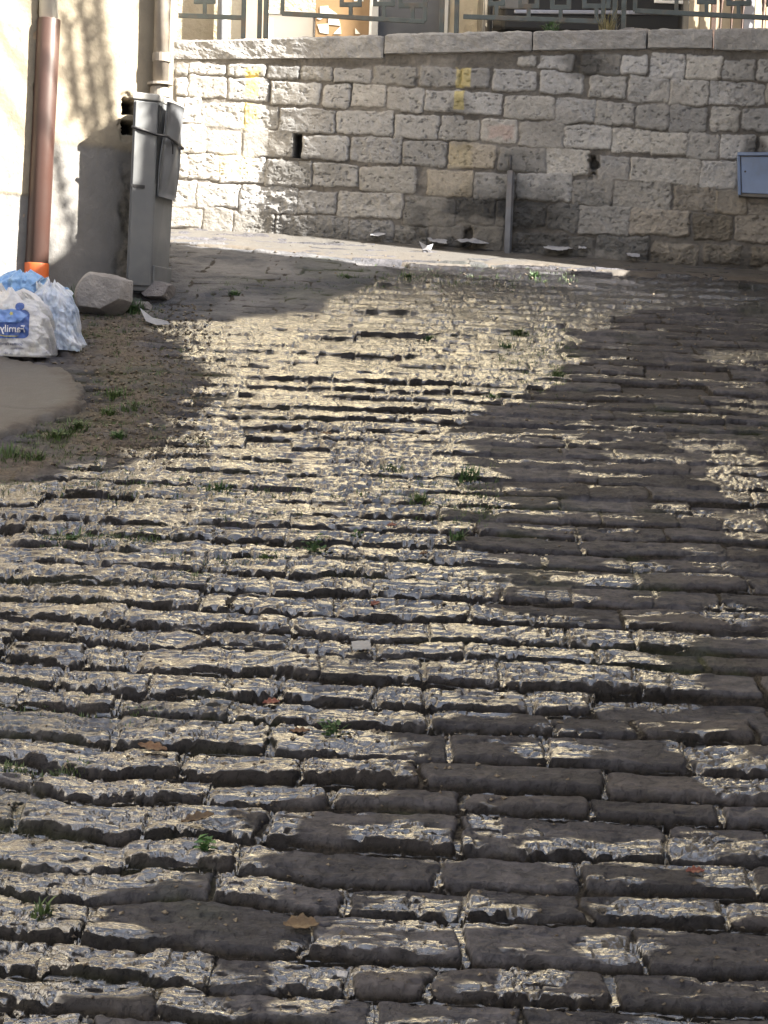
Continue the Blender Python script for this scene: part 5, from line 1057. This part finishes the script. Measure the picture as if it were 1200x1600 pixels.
for i_, (px, py, n_, h_, sp_, lb) in enumerate(((672, 532, 40, .03, .05, 'dark weed low between the stones just below the raised slab at the upper centre'), (812, 524, 44, .035, .06, 'spreading weed in the upper street, on the border of the dry stones'), (790, 546, 30, .03, .05, 'weed just below the spreading weed in the upper street'),
        (872, 592, 50, .03, .04, 'mossy weed in the corner where the bright wet stones end, upper right'), (768, 626, 30, .03, .05, 'weed in the dark broken joint right of the upper centre'), (640, 436, 40, .03, .09, 'thin weeds where the pavement meets the cobbles at the centre'),
        (345, 768, 50, .03, .07, 'weed in the long dark joint left of the centre'), (415, 875, 30, .025, .05, 'low weed in the joint left of the leafy sprigs'), (110, 846, 70, .03, .10, 'long dark grassy joint near the left edge'), (655, 790, 46, .03, .07, 'grassy weed in a joint right of the centre'))):
    weed(lb, px, py, 'm', n_, h_, sp_ * .7, 60 + i_, GR1 if i_ % 2 else GR2)
for px, py, h_, mt, lb in ((858, 47, .10, GR2, 'small green weed on the coping left of the dry grass'), (948, 47, .17, GRD, 'tuft of long dry grass on the coping at the paired railing posts')):
    s_, z_ = wall_px(px, py); x_, y_ = wall_xy(s_, -.09); rnd = random.Random(px); g = GB(); blades(g, float(x_), float(y_), z_ - .005, 46 if mt is GRD else 26, h_, .05, rnd, .0026)
    if mt is GR2: broad(g, float(x_), float(y_), z_, 26, .07, .03, rnd)
    tag(g.build('weed', mt), lb, 'weed', 'weeds on the coping')
for px, lb, sd_ in ((978, 'lump of pale mortar on the coping under the paired railing posts', 3), (1000, 'smaller lump of pale mortar on the coping right of the paired posts', 4)):
    s_, z_ = wall_px(px, 47); x_, y_ = wall_xy(s_, -.14); nn_ = 24; g = GB(); rr2 = random.Random(sd_)
    V = []; 
    for i in range(nn_):
        for j in range(nn_):
            t_, p_ = math.pi * i / (nn_ - 1), 2 * math.pi * j / (nn_ - 1); d_ = 1 + .35 * (float(fbm(np.array(math.cos(p_) * math.sin(t_) * 2 + 5.), np.array(math.cos(t_) * 2 + sd_), sd_, 3)) - .5) * 2
            V.append((float(x_) + .07 * d_ * math.sin(t_) * math.cos(p_), float(y_) + .05 * d_ * math.sin(t_) * math.sin(p_), z_ + .004 + .034 * d_ * math.cos(t_)))
    tag(mesh_np('mortar_lump', V, grid_faces(nn_, nn_), RK), lb, 'rubble')
# grass and moss too fine to count, along the joints
g = GB(); rg = random.Random(77)
ZON = [(0, 700, 180, 735, 150), (0, 755, 230, 775, 120), (60, 838, 250, 856, 200), (150, 745, 380, 790, 90), (230, 690, 330, 700, 50), (590, 735, 780, 800, 160), (780, 515, 900, 600, 170), (560, 425, 900, 450, 240), (860, 570, 880, 620, 60), (400, 760, 620, 790, 60),
       (640, 780, 760, 830, 90), (150, 560, 260, 700, 260), (250, 870, 450, 890, 60), (340, 800, 500, 840, 40), (0, 1215, 130, 1225, 90), (290, 440, 560, 470, 80), (220, 905, 330, 915, 40), (230, 545, 300, 640, 70), (0, 1110, 250, 1140, 50), (130, 470, 260, 520, 150), (120, 500, 210, 560, 90), (20, 668, 130, 700, 160)]
for x0, y0, x1, y1, n_ in ZON:
    for _ in range(n_):
        c_ = gnd(rg.uniform(x0, x1), rg.gauss((y0 + y1) / 2, (y1 - y0) / 3.2)); blades(g, c_[0], c_[1], gz(c_[0], c_[1]) - .006, rg.randint(3, 7), rg.uniform(.010, .028), .016, rg, .0016)
tag(g.build('grass', GR1), kind='stuff')
# crumbs of earth, grit and leaf bits
g = GB(); rg = random.Random(78)
for x0, y0, x1, y1, n_, s0 in ((120, 480, 330, 720, 1500, .006), (60, 560, 300, 740, 120, .008), (0, 730, 700, 1600, 500, .004), (600, 430, 1200, 700, 250, .006), (200, 760, 900, 1300, 350, .005), (430, 370, 1190, 430, 160, .006), (230, 1400, 1200, 1600, 120, .004)):
    for _ in range(n_):
        c_ = gnd(rg.uniform(x0, x1), rg.uniform(y0, y1)); r_ = s0 * rg.uniform(.5, 1.6); z = gz(c_[0], c_[1]) + r_ * .3
        q_ = [Vector((rg.gauss(0, .25), rg.gauss(0, .25), rg.gauss(0, .2))) + Vector(d) for d in ((1, 0, 0), (-1, 0, 0), (0, 1, 0), (0, -1, 0), (0, 0, .7), (0, 0, -.7))]
        g.add([(c_[0] + v_.x * r_, c_[1] + v_.y * r_, z + v_.z * r_) for v_ in q_], [(0, 2, 4), (2, 1, 4), (1, 3, 4), (3, 0, 4), (2, 0, 5), (1, 2, 5), (3, 1, 5), (0, 3, 5)])
tag(g.build('grit', surf('grit_crumbs', (.035, .026, .02), (.17, .145, .11), .85, 60, 0)), kind='stuff')
